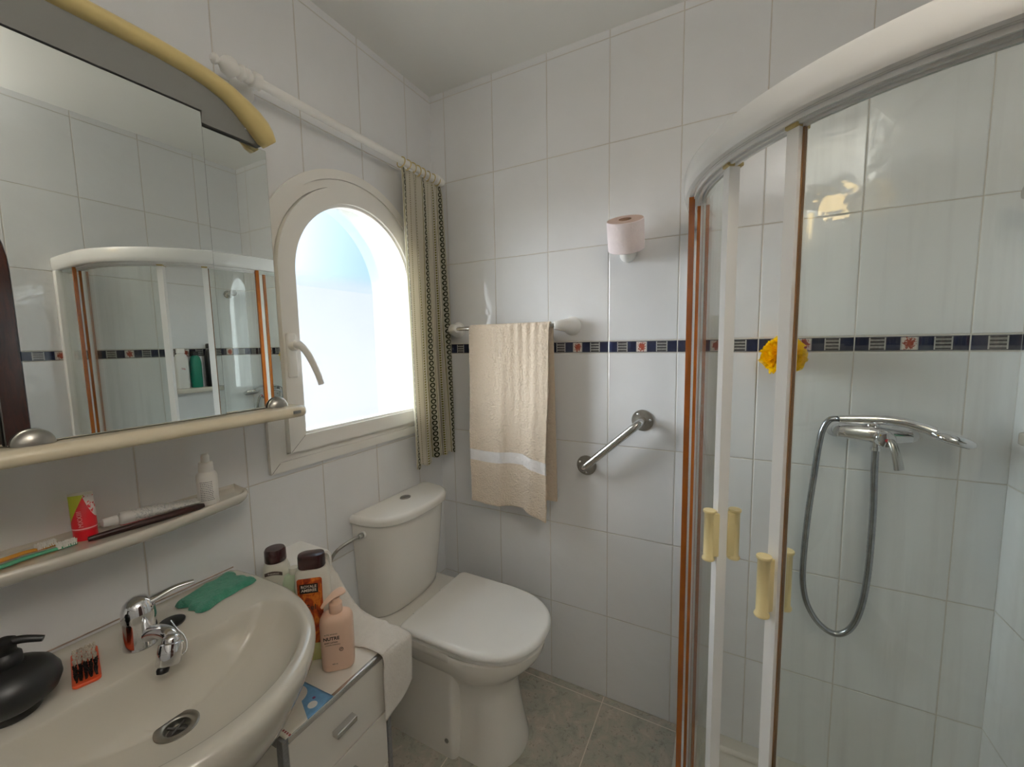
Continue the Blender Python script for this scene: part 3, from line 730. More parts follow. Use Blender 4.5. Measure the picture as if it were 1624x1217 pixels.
bm = bmesh.new(); lathe(bm, [(0.033, 0.0), (0.033, 0.0015), (0.030, 0.003), (0.0215, 0.001), (0.0195, -0.001), (0.0195, -0.0125), (0.001, -0.0125)], (DR[0], DR[1], 0.699), (0, 0, 1), 40, cap=False); dr = finish('drain_ring', bm, M_steel, basin)
bm = bmesh.new()
for a in (0.5, 0.5 + PI / 2): tube(bm, [(DR[0] - 0.017 * math.cos(a), DR[1] - 0.017 * math.sin(a), 0.694), (DR[0] + 0.017 * math.cos(a), DR[1] + 0.017 * math.sin(a), 0.694)], 0.0022, 8)
lathe(bm, [(0.0150, 0), (0.0150, 0.001)], (DR[0], DR[1], 0.6880), (0, 0, 1), 24)
finish('drain_grate', bm, M_gasket, dr)
bm = bmesh.new()
loft(bm, [[(0.14 + s * math.cos(a) * 0.9, BC + s * math.sin(a), z) for a in [2 * PI * k / 36 for k in range(36)]] for s, z in ((0.105, 0.0), (0.10, 0.03), (0.085, 0.15), (0.082, 0.4), (0.095, 0.53), (0.11, 0.60))])
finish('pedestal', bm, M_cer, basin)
bm = bmesh.new(); tube(bm, [(0.001, BC - 0.24, 0.801), (0.001, BC + 0.0, 0.8015), (0.001, BC + 0.25, 0.801)], 0.0016, 8); finish('sealant_line', bm, plain('stained_sealant', srgb(178, 156, 142), 0.6, vary=0.5, vscale=40), basin)

# faucet
FX, FY = 0.136, -1.131
fa = empty('basin_mixer_tap', 'chrome single-lever mixer tap with a swivel nozzle on the washbasin', 'tap', (FX, FY, 0.8))
bm = bmesh.new()
lathe(bm, [(0.0275, 0.0), (0.0275, 0.003), (0.026, 0.006), (0.0255, 0.035), (0.026, 0.050), (0.0262, 0.052), (0.0262, 0.056), (0.026, 0.060), (0.0255, 0.072), (0.022, 0.084), (0.0145, 0.093), (0.004, 0.097)], (FX, FY, 0.8005), (0, 0, 1), 44)
finish('tap_body', bm, M_chrome, fa, angle=50)
bm = bmesh.new(); tube(bm, catmull([(FX + 0.004, FY + 0.012, 0.880), (FX + 0.012, FY + 0.030, 0.886), (FX + 0.020, FY + 0.055, 0.893), (FX + 0.030, FY + 0.082, 0.893)], 6), 0.009, 16, rad=lambda t: 0.012 - 0.0055 * t, flat=0.55); finish('tap_lever', bm, M_chrome, fa)
bm = bmesh.new(); tube(bm, catmull([(FX + 0.015, FY + 0.004, 0.822), (FX + 0.045, FY + 0.010, 0.834), (FX + 0.075, FY + 0.014, 0.838), (FX + 0.090, FY + 0.015, 0.830)], 6), 0.012, 18, rad=lambda t: 0.014 - 0.003 * t); finish('tap_spout', bm, M_chrome, fa)
nd = Vector((0.28, -0.34, -1.0)).normalized(); np_ = Vector((FX + 0.092, FY + 0.014, 0.836))
bm = bmesh.new(); lathe(bm, [(0.006, -0.006), (0.012, -0.003), (0.0145, 0.002), (0.0145, 0.008), (0.0185, 0.010), (0.0200, 0.020), (0.0200, 0.024), (0.0192, 0.0245), (0.0190, 0.042), (0.0175, 0.045), (0.004, 0.045)], np_, nd, 36); nz = finish('swivel_nozzle', bm, M_chrome, fa, angle=50)
bm = bmesh.new(); lathe(bm, [(0.010, 0.044), (0.0115, 0.047), (0.010, 0.053), (0.004, 0.055)], np_ + Vector((0.001, -0.008, 0)), nd, 20, sx=0.8); finish('nozzle_tip', bm, M_black, nz)
st = empty('basin_plug', 'black rubber plug on a ball chain lying behind the tap', 'plug', (0.115, -1.072, 0.801))
bm = bmesh.new(); lathe(bm, [(0.021, 0), (0.0225, 0.002), (0.0225, 0.005), (0.018, 0.007), (0.004, 0.0075)], (0.120, -1.075, 0.8008), (0, 0, 1), 30, sy=1.0); finish('plug_disc', bm, M_black, st)
bm = bmesh.new()
cp = catmull([(0.124, -1.078, 0.810), (0.140, -1.083, 0.815), (0.165, -1.084, 0.808), (0.195, -1.086, 0.806), (0.222, -1.093, 0.803), (0.238, -1.103, 0.800), (0.240, -1.113, 0.800)], 14)
for p in cp: bmesh.ops.create_icosphere(bm, subdivisions=1, radius=0.0016, matrix=Matrix.Translation(p))
tube(bm, cp, 0.0007, 6); finish('ball_chain', bm, M_chrome2, st)

# soap dispenser
sd = empty('soap_dispenser', 'round matt black soap dispenser on the left of the washbasin', 'soap dispenser', (0.150, -1.296, 0.801))
sdc = (0.146, -1.296, 0.8008)
bm = bmesh.new(); lathe(bm, [(0.030, 0), (0.032, 0.003), (0.032, 0.012), (0.038, 0.016), (0.052, 0.026), (0.057, 0.040), (0.056, 0.052), (0.049, 0.066), (0.036, 0.076), (0.022, 0.081), (0.018, 0.083)], sdc, (0, 0, 1), 48, cap=True); finish('dispenser_body', bm, M_matblack, sd)
bm = bmesh.new(); lathe(bm, [(0.0175, 0.082), (0.0185, 0.085), (0.0175, 0.098), (0.013, 0.103), (0.013, 0.110), (0.015, 0.113), (0.014, 0.122), (0.008, 0.126)], sdc, (0, 0, 1), 30)
tube(bm, catmull([(sdc[0] - 0.004, sdc[1] - 0.004, sdc[2] + 0.117), (sdc[0] + 0.012, sdc[1] + 0.016, sdc[2] + 0.119), (sdc[0] + 0.026, sdc[1] + 0.036, sdc[2] + 0.112)], 6), 0.006, 12, rad=lambda t: 0.0075 - 0.003 * t); finish('dispenser_pump', bm, M_black, sd)

# nail brush
nb = empty('nail_brush', 'orange nail brush with black and clear bristles on the washbasin deck', 'brush', (0.12, -1.206, 0.801))
def brush():
    a = math.radians(-72); c = (0.122, -1.206)
    def tp(u, v): return rot2((u, v), a, c)
    bm = bmesh.new(); o = [tp(*p) for p in rrect(0.036, 0.120, 0.008)]
    # long axis of the brush runs away from the rim
    o = [(c[0] + p[1], c[1] + p[0]) for p in rrect(0.036, 0.116, 0.008)]
    o = [rot2((x - c[0], y - c[1]), math.radians(-14), c) for x, y in o]
    prism(bm, o, 'xy', 0.8012, 0.807, 0.0015); finish('brush_back', bm, M_orange, nb)
    for nm, x0, x1, mt, cnt in (('dark_bristles', 0.004, 0.050, M_black, 7), ('pale_bristles', -0.052, 0.0, plain('pale_bristle', srgb(206, 198, 184), 0.6, vary=0.2, vscale=200), 8)):
        bm = bmesh.new()
        for i in range(cnt):
            for j in range(5):
                u = x0 + (x1 - x0) * (i + 0.5) / cnt; v = -0.0125 + 0.00625 * j
                x, y = rot2((u, v), math.radians(-14), c)
                for q in range(3):
                    tube(bm, [(x + random.uniform(-.001, .001), y + random.uniform(-.001, .001), 0.806), (x + random.uniform(-.003, .003), y + random.uniform(-.003, .003), 0.818 + random.uniform(-.001, .001))], 0.0011, 5)
        finish(nm, bm, mt, nb)
brush()

# green cloth folded on the basin
def cloth_mat():
    t = NT('green_microfibre'); co = t.co(); col = t.mix(t.noise(co, 200, 3), srgb(22, 122, 96), srgb(52, 160, 128))
    return t.done(t.pbsdf(col, 0.95, 0, t.bump(t.noise(co, 380, 3, 0.8), 1.0, 0.005), Sheen_Weight=0.3))
bm = bmesh.new(); NU, NV = 60, 40
c0, c1, c2, c3 = Vector((0.062, -1.046, 0)), Vector((0.022, -0.912, 0)), Vector((0.122, -0.902, 0)), Vector((0.140, -1.030, 0))
for side in (1, 0):
    g = []
    for j in range(NV + 1):
        row = []
        for i in range(NU + 1):
            u, v = i / NU, j / NV; p = (c0 * (1 - u) + c1 * u) * (1 - v) + (c3 * (1 - u) + c2 * u) * v
            p += Vector((mn.noise(Vector((u * 4, 0, 3))) * 0.012 * (v - 0.5) * 2, mn.noise(Vector((0, v * 4, 7))) * 0.012 * (u - 0.5) * 2, 0))
            e = min(u, 1 - u, v, 1 - v) * 10; e = min(1, e) ** 0.5
            h = 0.0125 + 0.007 * mn.noise(Vector((u * 2.4, v * 2.0, 1.3))) + 0.002 * mn.noise(Vector((u * 9, v * 8, 4)))
            z = 0.8020 + (max(0.004, h) * e if side else 0.0)
            row.append(bm.verts.new((p.x, p.y, z)))
        g.append(row)
    for j in range(NV):
        for i in range(NU):
            q = (g[j][i], g[j][i + 1], g[j + 1][i + 1], g[j + 1][i]); bm.faces.new(q if side else q[::-1])
bmesh.ops.remove_doubles(bm, verts=bm.verts, dist=0.0004)
tag(finish('cleaning_cloth', bm, cloth_mat(), None, angle=70), 'green microfibre cloth folded on the right corner of the washbasin', 'cloth')

# ================================================================== CERAMIC SHELF + ITEMS
SZ = 1.012
sh = [(0.0, -0.872), (0.05, -0.874)] + [(0.05 + 0.055 * math.sin(a), -0.874 - 0.05 * (1 - math.cos(a))) for a in [PI / 2 * k / 8 for k in range(1, 9)]]
for k in range(1, 12):
    y = -0.924 - k * (0.436 / 12); sh.append((0.105 + 0.030 * math.sin(PI * k / 12), y))
sh2 = [(p[0], -2.284 - p[1]) for p in sh if p[1] > -1.0 and p[0] <= 0.1051][::-1]
sh = [p for p in sh if p[1] > -1.345] + sh2
def inset(poly, d):
    n = len(poly); out = []
    cx, cy = 0.05, -1.142
    for i, p in enumerate(poly):
        a, b_ = poly[i - 1], poly[(i + 1) % n]; tx, ty = b_[0] - a[0], b_[1] - a[1]; L = math.hypot(tx, ty) or 1; nx, ny = -ty / L, tx / L
        if nx * (cx - p[0]) + ny * (cy - p[1]) < 0: nx, ny = -nx, -ny
        out.append((max(0.0, p[0] + nx * d) if p[0] > 0.001 else d * 0.08, p[1] + ny * d))
    return out
bm = bmesh.new()
loft(bm, [ring(inset(sh, 0.030), SZ - 0.020), ring(inset(sh, 0.010), SZ - 0.017), ring(inset(sh, 0.002), SZ - 0.008), ring(sh, SZ + 0.001), ring(inset(sh, 0.002), SZ + 0.006), ring(inset(sh, 0.006), SZ + 0.0078), ring(inset(sh, 0.010), SZ + 0.006), ring(inset(sh, 0.014), SZ + 0.001), ring(inset(sh, 0.022), SZ)])
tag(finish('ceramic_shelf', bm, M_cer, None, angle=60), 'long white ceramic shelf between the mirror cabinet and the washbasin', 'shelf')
# spray bottle
M_whitebot = plain('white_bottle', srgb(228, 226, 222), 0.35, vary=0.02)
M_ink = plain('grey_print', srgb(120, 120, 124), 0.6)
M_ink2 = plain('dark_print', srgb(58, 44, 38), 0.6)
sb = empty('spray_bottle', 'small white spray bottle with grey print near the right end of the ceramic shelf', 'bottle', (0.070, -0.966, SZ))
bl = (0.068, -0.964, SZ + 0.0005)
bm = bmesh.new(); lathe(bm, [(0.019, 0), (0.0205, 0.003), (0.0205, 0.066), (0.018, 0.073), (0.0135, 0.077)], bl, (0, 0, 1), 40); finish('bottle_body', bm, M_whitebot, sb)
bm = bmesh.new(); lathe(bm, [(0.014, 0.076), (0.0145, 0.078), (0.0140, 0.096), (0.0125, 0.098), (0.0085, 0.0985), (0.0082, 0.112), (0.006, 0.117), (0.002, 0.118)], bl, (0, 0, 1), 32); finish('spray_nozzle', bm, M_wplast, sb)
def cyl(c, R, a0): return lambda u, v, d: (c[0] + (R + 0.0002 + d) * math.cos(a0 + u / R), c[1] + (R + 0.0002 + d) * math.sin(a0 + u / R), c[2] + v)
for k, (tx, z, s) in enumerate((('MODO DE EMPLEO', 0.060, 0.0034), ('aplicar sobre la', 0.054, 0.0034), ('zona afectada dos', 0.049, 0.0034), ('veces al dia', 0.044, 0.0034), ('COMPOSICION', 0.036, 0.0042), ('solucion topica', 0.028, 0.0034), ('uso externo', 0.023, 0.0034), ('50 ml', 0.014, 0.005))):
    pass
bm = bmesh.new()
for z in [0.012 + 0.0042 * k for k in range(12)]:
    u = -0.012
    while u < 0.012:
        w_ = random.uniform(0.001, 0.0035); f = cyl(bl, 0.0205, math.radians(-32))
        if z < 0.058 and abs(z - 0.031) > 0.002:
            q = [bm.verts.new(f(u + a, z + b_, 0.0001)) for a, b_ in ((0, 0), (w_, 0), (w_, 0.0016), (0, 0.0016))]; bm.faces.new(q)
        u += w_ + 0.0008
finish('printed_text', bm, M_ink, sb, smooth=False, recalc=False)
# red tube (standing on its cap)
rt = empty('red_cream_tube', 'red and lime tube standing on its cap on the ceramic shelf', 'tube', (0.045, -1.163, SZ))
M_redsh = plain('red_tube_film', srgb(196, 20, 34), 0.28, vary=0.05); M_lime = plain('lime_film', srgb(176, 186, 40), 0.4)
rtc = Vector((0.048, -1.166, SZ + 0.0005)); ra = math.radians(58)   # width direction
def el(a_, b_, z, lean=0.0):
    out = []
    for k in range(36):
        t = 2 * PI * k / 36; x, y = rot2((a_ * math.cos(t), b_ * math.sin(t)), ra); out.append((rtc.x + x - lean, rtc.y + y, rtc.z + z))
    return out
bm = bmesh.new(); loft(bm, [el(0.0170, 0.0150, 0.0), el(0.0175, 0.0155, 0.002), el(0.0172, 0.0152, 0.019)]); finish('tube_cap', bm, M_redsh, rt)
bm = bmesh.new(); loft(bm, [el(0.0175, 0.0155, 0.0195), el(0.0178, 0.015, 0.027), el(0.0178, 0.012, 0.048, 0.001), el(0.0178, 0.0070, 0.068, 0.003), el(0.0178, 0.0020, 0.084, 0.005), el(0.0178, 0.0014, 0.089, 0.0055)])
def redtube_mat():
    t = NT('red_lime_print'); X = t.xyz(t.co()); M = t.M
    z = M('SUBTRACT', X[2], rtc.z); s = M('ADD', M('MULTIPLY', M('SUBTRACT', X[0], rtc.x), math.cos(ra)), M('MULTIPLY', M('SUBTRACT', X[1], rtc.y), math.sin(ra)))
    lime = M('MULTIPLY', M('GREATER_THAN', M('SUBTRACT', z, M('MULTIPLY', M('ADD', s, 0.014), 2.6)), 0.042), M('LESS_THAN', z, 0.0845))
    col = t.mix(lime, srgb(196, 20, 34), srgb(180, 190, 44))
    flw = M('MULTIPLY', M('GREATER_THAN', t.noise(t.co(), 130, 3, 0.7), 0.42), M('MULTIPLY', M('GREATER_THAN', s, M('SUBTRACT', 0.018, M('MULTIPLY', M('SUBTRACT', z, 0.040), 0.42))), M('GREATER_THAN', z, 0.040)))
    col = t.mix(flw, col, srgb(232, 226, 226)); col = t.mix(M('GREATER_THAN', z, 0.0845), col, srgb(226, 224, 214))
    wl = M('LESS_THAN', M('ABSOLUTE', M('SUBTRACT', z, 0.0230)), 0.0013); col = t.mix(wl, col, srgb(230, 180, 180))
    return t.done(t.pbsdf(col, 0.3))
tb_ = finish('tube_body', bm, redtube_mat(), rt, angle=50)
fnr = place((rtc.x + 0.0178, rtc.y - 0.0100, rtc.z + 0.048), (-0.1, 0.05, 0.99), (-0.60, -0.80, 0.0))
fn2 = lambda u, v, d: Vector((rtc.x + 0.0128 + (u - 0.0) * -0.18, rtc.y - 0.0105, rtc.z + 0.044 + u)) + Vector((math.cos(ra), math.sin(ra), 0)) * (-v + 0.003) + Vector((math.sin(ra), -math.cos(ra), 0)) * (0.0035 + d)
lettering('tube_lettering', 'MXXIII', 0.0095, plain('pale_red_print', srgb(236, 170, 170), 0.5), rt, fn2, 1.1)
# toothpaste tube lying down
tp = empty('toothpaste_tube', 'white toothpaste tube with grey print lying behind the dark comb', 'tube', (0.05, -1.05, SZ))
p0 = Vector((0.042, -1.116, SZ + 0.016)); p1 = Vector((0.054, -0.978, SZ + 0.0105)); ad = (p1 - p0).normalized(); sd_ = ad.cross(Vector((0, 0, 1))).normalized(); ud = sd_.cross(ad)
def tsec(t, a_, b_, dz=0): c = p0.lerp(p1, t) + Vector((0, 0, dz)); return [tuple(c + sd_ * (a_ * math.cos(2 * PI * k / 32)) + ud * (b_ * math.sin(2 * PI * k / 32))) for k in range(32)]
bm = bmesh.new(); loft(bm, [tsec(0.0, 0.0075, 0.0075), tsec(0.02, 0.013, 0.013), tsec(0.06, 0.0145, 0.0142), tsec(0.35, 0.0175, 0.0125), tsec(0.65, 0.0200, 0.0085), tsec(0.93, 0.0215, 0.0020), tsec(1.0, 0.0215, 0.0014)])
def tp_mat():
    t = NT('toothpaste_print'); co = t.co(); X = t.xyz(co); M = t.M
    s = M('MULTIPLY', M('ADD', X[1], 1.116), 1 / 0.138)
    z = X[2]; red = M('LESS_THAN', z, SZ + 0.0062); red = M('MULTIPLY', red, M('LESS_THAN', s, 0.45))
    g = M('MULTIPLY', M('GREATER_THAN', t.noise(co, 120, 4, 0.8, 2), 0.53), M('MULTIPLY', M('GREATER_THAN', s, 0.15), M('LESS_THAN', s, 0.92)))
    col = t.mix(M('MULTIPLY', g, 0.55), srgb(214, 212, 208), srgb(120, 128, 136)); col = t.mix(red, col, srgb(196, 20, 34))
    return t.done(t.pbsdf(col, 0.35))
finish('tube_body', bm, tp_mat(), tp, angle=50)
bm = bmesh.new(); lathe(bm, [(0.0095, 0.0), (0.010, 0.002), (0.0085, 0.022), (0.006, 0.024)], p0 - ad * 0.001, tuple(-ad), 24); finish('tube_cap', bm, M_wplast, tp)
# comb
cb = empty('dark_comb', 'long dark brown comb lying along the front of the ceramic shelf', 'comb', (0.085, -1.08, SZ))
M_comb = plain('dark_brown_plastic', srgb(44, 22, 18), 0.3)
q0, q1 = Vector((0.080, -1.172, SZ + 0.0075)), Vector((0.094, -0.986, SZ + 0.0075)); cd = (q1 - q0).normalized(); cs = Vector((cd.y, -cd.x, 0))
bm = bmesh.new(); tube(bm, [q0, q0 + cd * 0.02, q0 + cd * 0.09, q1 - cd * 0.01, q1], 0.006, 12, rad=lambda t: [0.0045, 0.0062, 0.0068, 0.0068, 0.0045][min(4, int(t * 4 + 0.5))]); finish('comb_spine', bm, M_comb, cb)
bm = bmesh.new()
for k in range(52):
    p = q0 + cd * (0.080 + k * 0.0020); tube(bm, [p, p - cs * 0.017 + Vector((0, 0, -0.003))], 0.0006, 5)
finish('comb_teeth', bm, M_comb, cb)
# toothbrushes
def toothbrush(a, b_, col, label, hd_=1):
    e = empty('toothbrush', label, 'toothbrush', tuple(b_)); a, b_ = Vector(a), Vector(b_); d = (b_ - a).normalized()
    bm = bmesh.new(); tube(bm, catmull([a, a + d * 0.05, a + d * 0.11 + Vector((0, 0, 0.002)), b_ - d * 0.02, b_], 8), 0.005, 12, rad=lambda t: 0.0062 - 0.003 * t if t < 0.8 else 0.0045, flat=0.7); finish('brush_handle', bm, plain(col[0], srgb(*col[1]), 0.25, Transmission_Weight=0.2), e)
    bm = bmesh.new()
    for i in range(9):
        for j in range(4):
            for q in range(3):
                p = b_ - d * (0.002 + i * 0.0028) + Vector((d.y, -d.x, 0)) * (-0.0045 + j * 0.003) + Vector((random.uniform(-1, 1), random.uniform(-1, 1), 0)) * 0.0008
                tube(bm, [p, p + Vector((random.uniform(-.002, .002), random.uniform(-.002, .002), 0.010))], 0.0007, 5)
    finish('bristles', bm, M_wplast, e)
toothbrush((0.086, -1.352, SZ + 0.006), (0.074, -1.186, SZ + 0.006), ('green_translucent', (92, 176, 140)), 'green toothbrush on the ceramic shelf, nearest its front edge')
toothbrush((0.058, -1.358, SZ + 0.006), (0.044, -1.205, SZ + 0.006), ('orange_translucent', (226, 160, 60)), 'orange toothbrush on the ceramic shelf, behind the green one')

# ================================================================== MIRROR CABINET
mc = empty('mirror_cabinet', 'mirror cabinet with sliding mirrors and curved cream canopy on the window wall', 'mirror cabinet', (0.0, -1.17, 1.2))
CY0, CY1 = -1.545, -0.797
bm = bmesh.new(); bx(bm, 0.0, 0.150, CY0 + 0.02, CY1 - 0.044, 1.228, 1.8480, 0.002); finish('cabinet_box', bm, M_cream, mc, smooth=False)
def mdoor(y0, y1, x, z0=1.2295, z1=1.8470):
    bm = bmesh.new(); bx(bm, x - 0.005, x, y0, y1, z0, z1, 0.0008, 1); o = finish('mirror_door', bm, [M_mirror, M_gasket], mc, smooth=False)
    for p in o.data.polygons:
        if p.normal.x < 0.99: p.material_index = 1
mdoor(-1.272, -0.966, 0.180); mdoor(-1.02, -0.830, 0.169, z1=1.826); mdoor(-1.525, -1.22, 0.169)
lo_a = [(-0.838, 1.829), (-0.846, 1.822), (-0.858, 1.826), (-0.872, 1.840), (-0.889, 1.856), (-0.907, 1.870), (-0.931, 1.883), (-0.963, 1.892), (-1.002, 1.898), (-1.045, 1.901), (-1.10, 1.902), (-1.17, 1.9025)]
up_a = [(-0.832, 1.838), (-0.829, 1.848), (-0.832, 1.862), (-0.841, 1.876), (-0.857, 1.889), (-0.876, 1.900), (-0.915, 1.917), (-0.951, 1.925), (-0.998, 1.931), (-1.045, 1.934), (-1.10, 1.935), (-1.17, 1.9355)]
low = lo_a + [(-2.34 - y, z) for y, z in lo_a[::-1][1:]]; upp = up_a + [(-2.34 - y, z) for y, z in up_a[::-1][1:]]
bm = bmesh.new(); b = bmesh.new(); secs_ = []
for (ly, lz), (uy, uz) in zip(low, upp):
    q = []
    for x, t in ((0.186, 0.0), (0.198, 0.0), (0.208, 0.10), (0.2145, 0.30), (0.2165, 0.5), (0.2145, 0.70), (0.208, 0.90), (0.198, 1.0), (0.186, 1.0)): q.append((x, ly + (uy - ly) * t, lz + (uz - lz) * t))
    secs_.append(q)
loft(bm, secs_); finish('canopy_band', bm, M_yelcream, mc, angle=60)
bm = bmesh.new()
front = [(p[0] + (0.006 if p[0] > -0.9 else -0.006 if p[0] < -1.44 else 0.0), p[1] + 0.004) for p in low if p[1] > 1.8490]
poly = [(front[0][0] - 0.0, 1.8485)] + front + [(front[-1][0], 1.8485)]
A_ = [(0.1995 - 0.016 * (1.905 - z) / 0.057, y, z) for y, z in poly]; B_ = [(0.0, y, z) for y, z in poly]
b = bmesh.new(); va = [b.verts.new(p) for p in A_]; vb = [b.verts.new(p) for p in B_]; b.faces.new(va); b.faces.new(vb[::-1])
for k in range(len(va)): b.faces.new((va[k], va[(k + 1) % len(va)], vb[(k + 1) % len(va)], vb[k]))
bmesh.ops.recalc_face_normals(b, faces=b.faces); merge(bm, b)
for sgn in (1, -1):      # lower corners of the panel beside the outer mirror doors
    pl2 = [(-0.9655, 1.8490), (-0.9655, 1.8275), (-0.8460, 1.8275), (-0.850, 1.8300), (-0.862, 1.8415), (-0.872, 1.8490)]
    pl2 = [(y if sgn > 0 else -2.34 - y, z) for y, z in pl2]
    b = bmesh.new(); va = [b.verts.new((0.1995 - 0.016 * (1.905 - z) / 0.057, y, z)) for y, z in pl2]; vb = [b.verts.new((0.151, y, z)) for y, z in pl2]
    b.faces.new(va); b.faces.new(vb[::-1])
    for k in range(6): b.faces.new((va[k], va[(k + 1) % 6], vb[(k + 1) % 6], vb[k]))
    bmesh.ops.recalc_face_normals(b, faces=b.faces); merge(bm, b)
finish('canopy_panel', bm, M_gray, mc, smooth=False)
bm = bmesh.new()
rs = [(0.0, 0.0), (0.0, 0.0), ]
prof = [(0.0, 1.205), (0.195, 1.202), (0.212, 1.203), (0.219, 1.208), (0.221, 1.215), (0.219, 1.222), (0.212, 1.2275), (0.20, 1.2285), (0.0, 1.2285)]
def rail_sec(y, sc): return [(min(p[0], 0.221) * (1 if p[0] == 0 else sc) , y, 1.2155 + (p[1] - 1.2155) * (0.4 + 0.6 * sc if sc < 1 else 1)) for p in prof]
loft(bm, [rail_sec(CY0 - 0.006, 0.90), rail_sec(CY0, 0.975), rail_sec(CY0 + 0.01, 1), rail_sec(CY1 - 0.03, 1), rail_sec(CY1 - 0.012, 0.985), rail_sec(CY1 - 0.003, 0.95), rail_sec(CY1, 0.88)])
finish('bottom_rail', bm, M_cream, mc, angle=50)
for y, dx in ((-1.245, 0.183), (-0.848, 0.172)):
    bm = bmesh.new(); n = 24; b = bmesh.new()
    lathe(b, [(0.0245 * math.cos(a), 0.016 * math.sin(a)) for a in [PI / 2 * k / 8 for k in range(8)]] + [(0.0005, 0.016)], (0, 0, 0), (1, 0, 0), 32)
    for v in list(b.verts): v.co.z = max(0, v.co.z)
    merge(bm, b, Matrix.Translation((dx, y, 1.2288))); finish('door_pull', bm, M_steel, mc, angle=60)
bm = bmesh.new(); bx(bm, 0.2212, 0.2220, -0.842, -0.822, 1.213, 1.2205, 0.0003, 1); finish('maker_badge', bm, M_steel, mc, smooth=False)

# ================================================================== DRAWER CABINET
dc = empty('drawer_cabinet', 'narrow white drawer cabinet with grey metal trim beside the washbasin', 'drawer cabinet', (0.19, -0.882, 0))
CX, Y0, Y1, CZ = 0.366, -1.012, -0.724, 0.582
M_cabw = plain('white_laminate', srgb(222, 218, 210), 0.45, vary=0.02); M_gtrim = plain('speckled_grey_trim', srgb(118, 118, 118), 0.4, vary=0.25, vscale=220)
bm = bmesh.new(); bx(bm, 0.01, CX - 0.020, Y0 + 0.004, Y1 - 0.004, 0.03, CZ - 0.016); finish('carcass', bm, M_cabw, dc, smooth=False)
bm = bmesh.new(); bx(bm, 0.008, CX - 0.008, Y0 + 0.002, Y1 - 0.002, CZ - 0.016, CZ, 0.001, 1); finish('cabinet_top', bm, M_cabw, dc, smooth=False)
bm = bmesh.new(); bx(bm, CX - 0.010, CX + 0.001, Y0 + 0.013, Y1 - 0.013, CZ - 0.015, CZ + 0.001, 0.002); finish('top_trim', bm, M_alu, dc)
for y0, y1 in ((Y0, Y0 + 0.0125), (Y1 - 0.0125, Y1)):
    bm = bmesh.new(); bx(bm, CX - 0.020, CX + 0.001, y0, y1, 0.0, CZ + 0.001, 0.001, 1); finish('corner_post', bm, M_gtrim, dc, smooth=False)
bm = bmesh.new(); bx(bm, 0.008, CX - 0.02, Y0 - 0.0005, Y0 + 0.004, CZ - 0.020, CZ + 0.0008, 0.001, 1); finish('side_trim', bm, M_gtrim, dc, smooth=False)
for y in (Y0 + 0.02, Y1 - 0.02):
    bm = bmesh.new(); bx(bm, 0.02, 0.05, y - 0.012, y + 0.012, 0.0, 0.031); finish('foot', bm, M_gtrim, dc, smooth=False)
zt = CZ - 0.017
for k in range(3):
    z1 = zt - k * 0.151; z0 = z1 - 0.147
    bm = bmesh.new(); bx(bm, CX - 0.018, CX - 0.002, Y0 + 0.014, Y1 - 0.014, z0, z1, 0.001, 1); d = finish('drawer', bm, M_cabw, dc, smooth=False)
    zc = z0 + 0.078 if k == 0 else z0 + 0.09
    bm = bmesh.new(); bx(bm, CX - 0.002, CX + 0.017, -0.898, -0.842, zc - 0.007, zc + 0.007, 0.002); finish('drawer_handle', bm, M_alu, d)
bm = bmesh.new(); bx(bm, CX - 0.018, CX - 0.002, Y0 + 0.014, Y1 - 0.014, 0.03, zt - 0.453); finish('plinth', bm, M_cabw, dc, smooth=False)

# leaflet
def leaf_mat():
    t = NT('leaflet_print'); co = t.co(); X = t.xyz(co); M = t.M; x, y = X[0], X[1]
    edge = M('ADD', -0.904, M('MULTIPLY', M('SUBTRACT', x, 0.249), -0.43))
    isb = M('GREATER_THAN', y, edge); bl_ = t.mix(t.noise(co, 70, 3), srgb(74, 120, 160), srgb(120, 168, 204))
    fold = M('LESS_THAN', M('ABSOLUTE', M('SUBTRACT', M('ADD', x, M('MULTIPLY', y, 0.25)), 0.118)), 0.001)
    col = t.mix(isb, t.mix(t.noise(co, 30, 2), srgb(206, 202, 190), srgb(222, 218, 206)), bl_)
    def disc(cx, cy, r, c, wob=0.0):
        nonlocal col
        rr = M('SQRT', M('ADD', M('POWER', M('ABSOLUTE', M('SUBTRACT', x, cx)), 2.0), M('POWER', M('ABSOLUTE', M('SUBTRACT', y, cy)), 2.0)))
        if wob: rr = M('ADD', rr, M('MULTIPLY', M('SUBTRACT', t.noise(co, 180, 2), 0.5), wob))
        col = t.mix(M('LESS_THAN', rr, r), col, c)
    disc(0.284, -0.932, 0.029, srgb(214, 208, 200)); disc(0.277, -0.925, 0.0125, srgb(206, 160, 140), 0.01); disc(0.288, -0.937, 0.012, srgb(196, 132, 104), 0.01); disc(0.298, -0.948, 0.0095, srgb(120, 64, 44), 0.01)
    disc(0.343, -0.926, 0.010, srgb(226, 226, 222)); disc(0.330, -0.913, 0.0035, srgb(110, 40, 90))
    dots = M('MULTIPLY', M('LESS_THAN', M('ABSOLUTE', M('ADD', y, 0.994)), 0.0022), M('GREATER_THAN', M('FRACT', M('MULTIPLY', x, 150.0)), 0.35))
    col = t.mix(dots, col, srgb(150, 60, 66))
    return t.done(t.pbsdf(col, 0.35))
bm = bmesh.new(); NU, NV = 24, 20; g = []
for j in range(NV + 1):
    g.append([bm.verts.new((0.205 + 0.161 * i / NU, -1.008 + 0.118 * j / NV + 0.004 * i / NU * (1 - j / NV) - 0.006 * (1 - i / NU) * (j / NV), CZ + 0.0022 + 0.0012 * max(0, mn.noise(Vector((i * 0.2, j * 0.2, 2)))))) for i in range(NU + 1)])
for j in range(NV):
    for i in range(NU): bm.faces.new((g[j][i], g[j][i + 1], g[j + 1][i + 1], g[j + 1][i]))
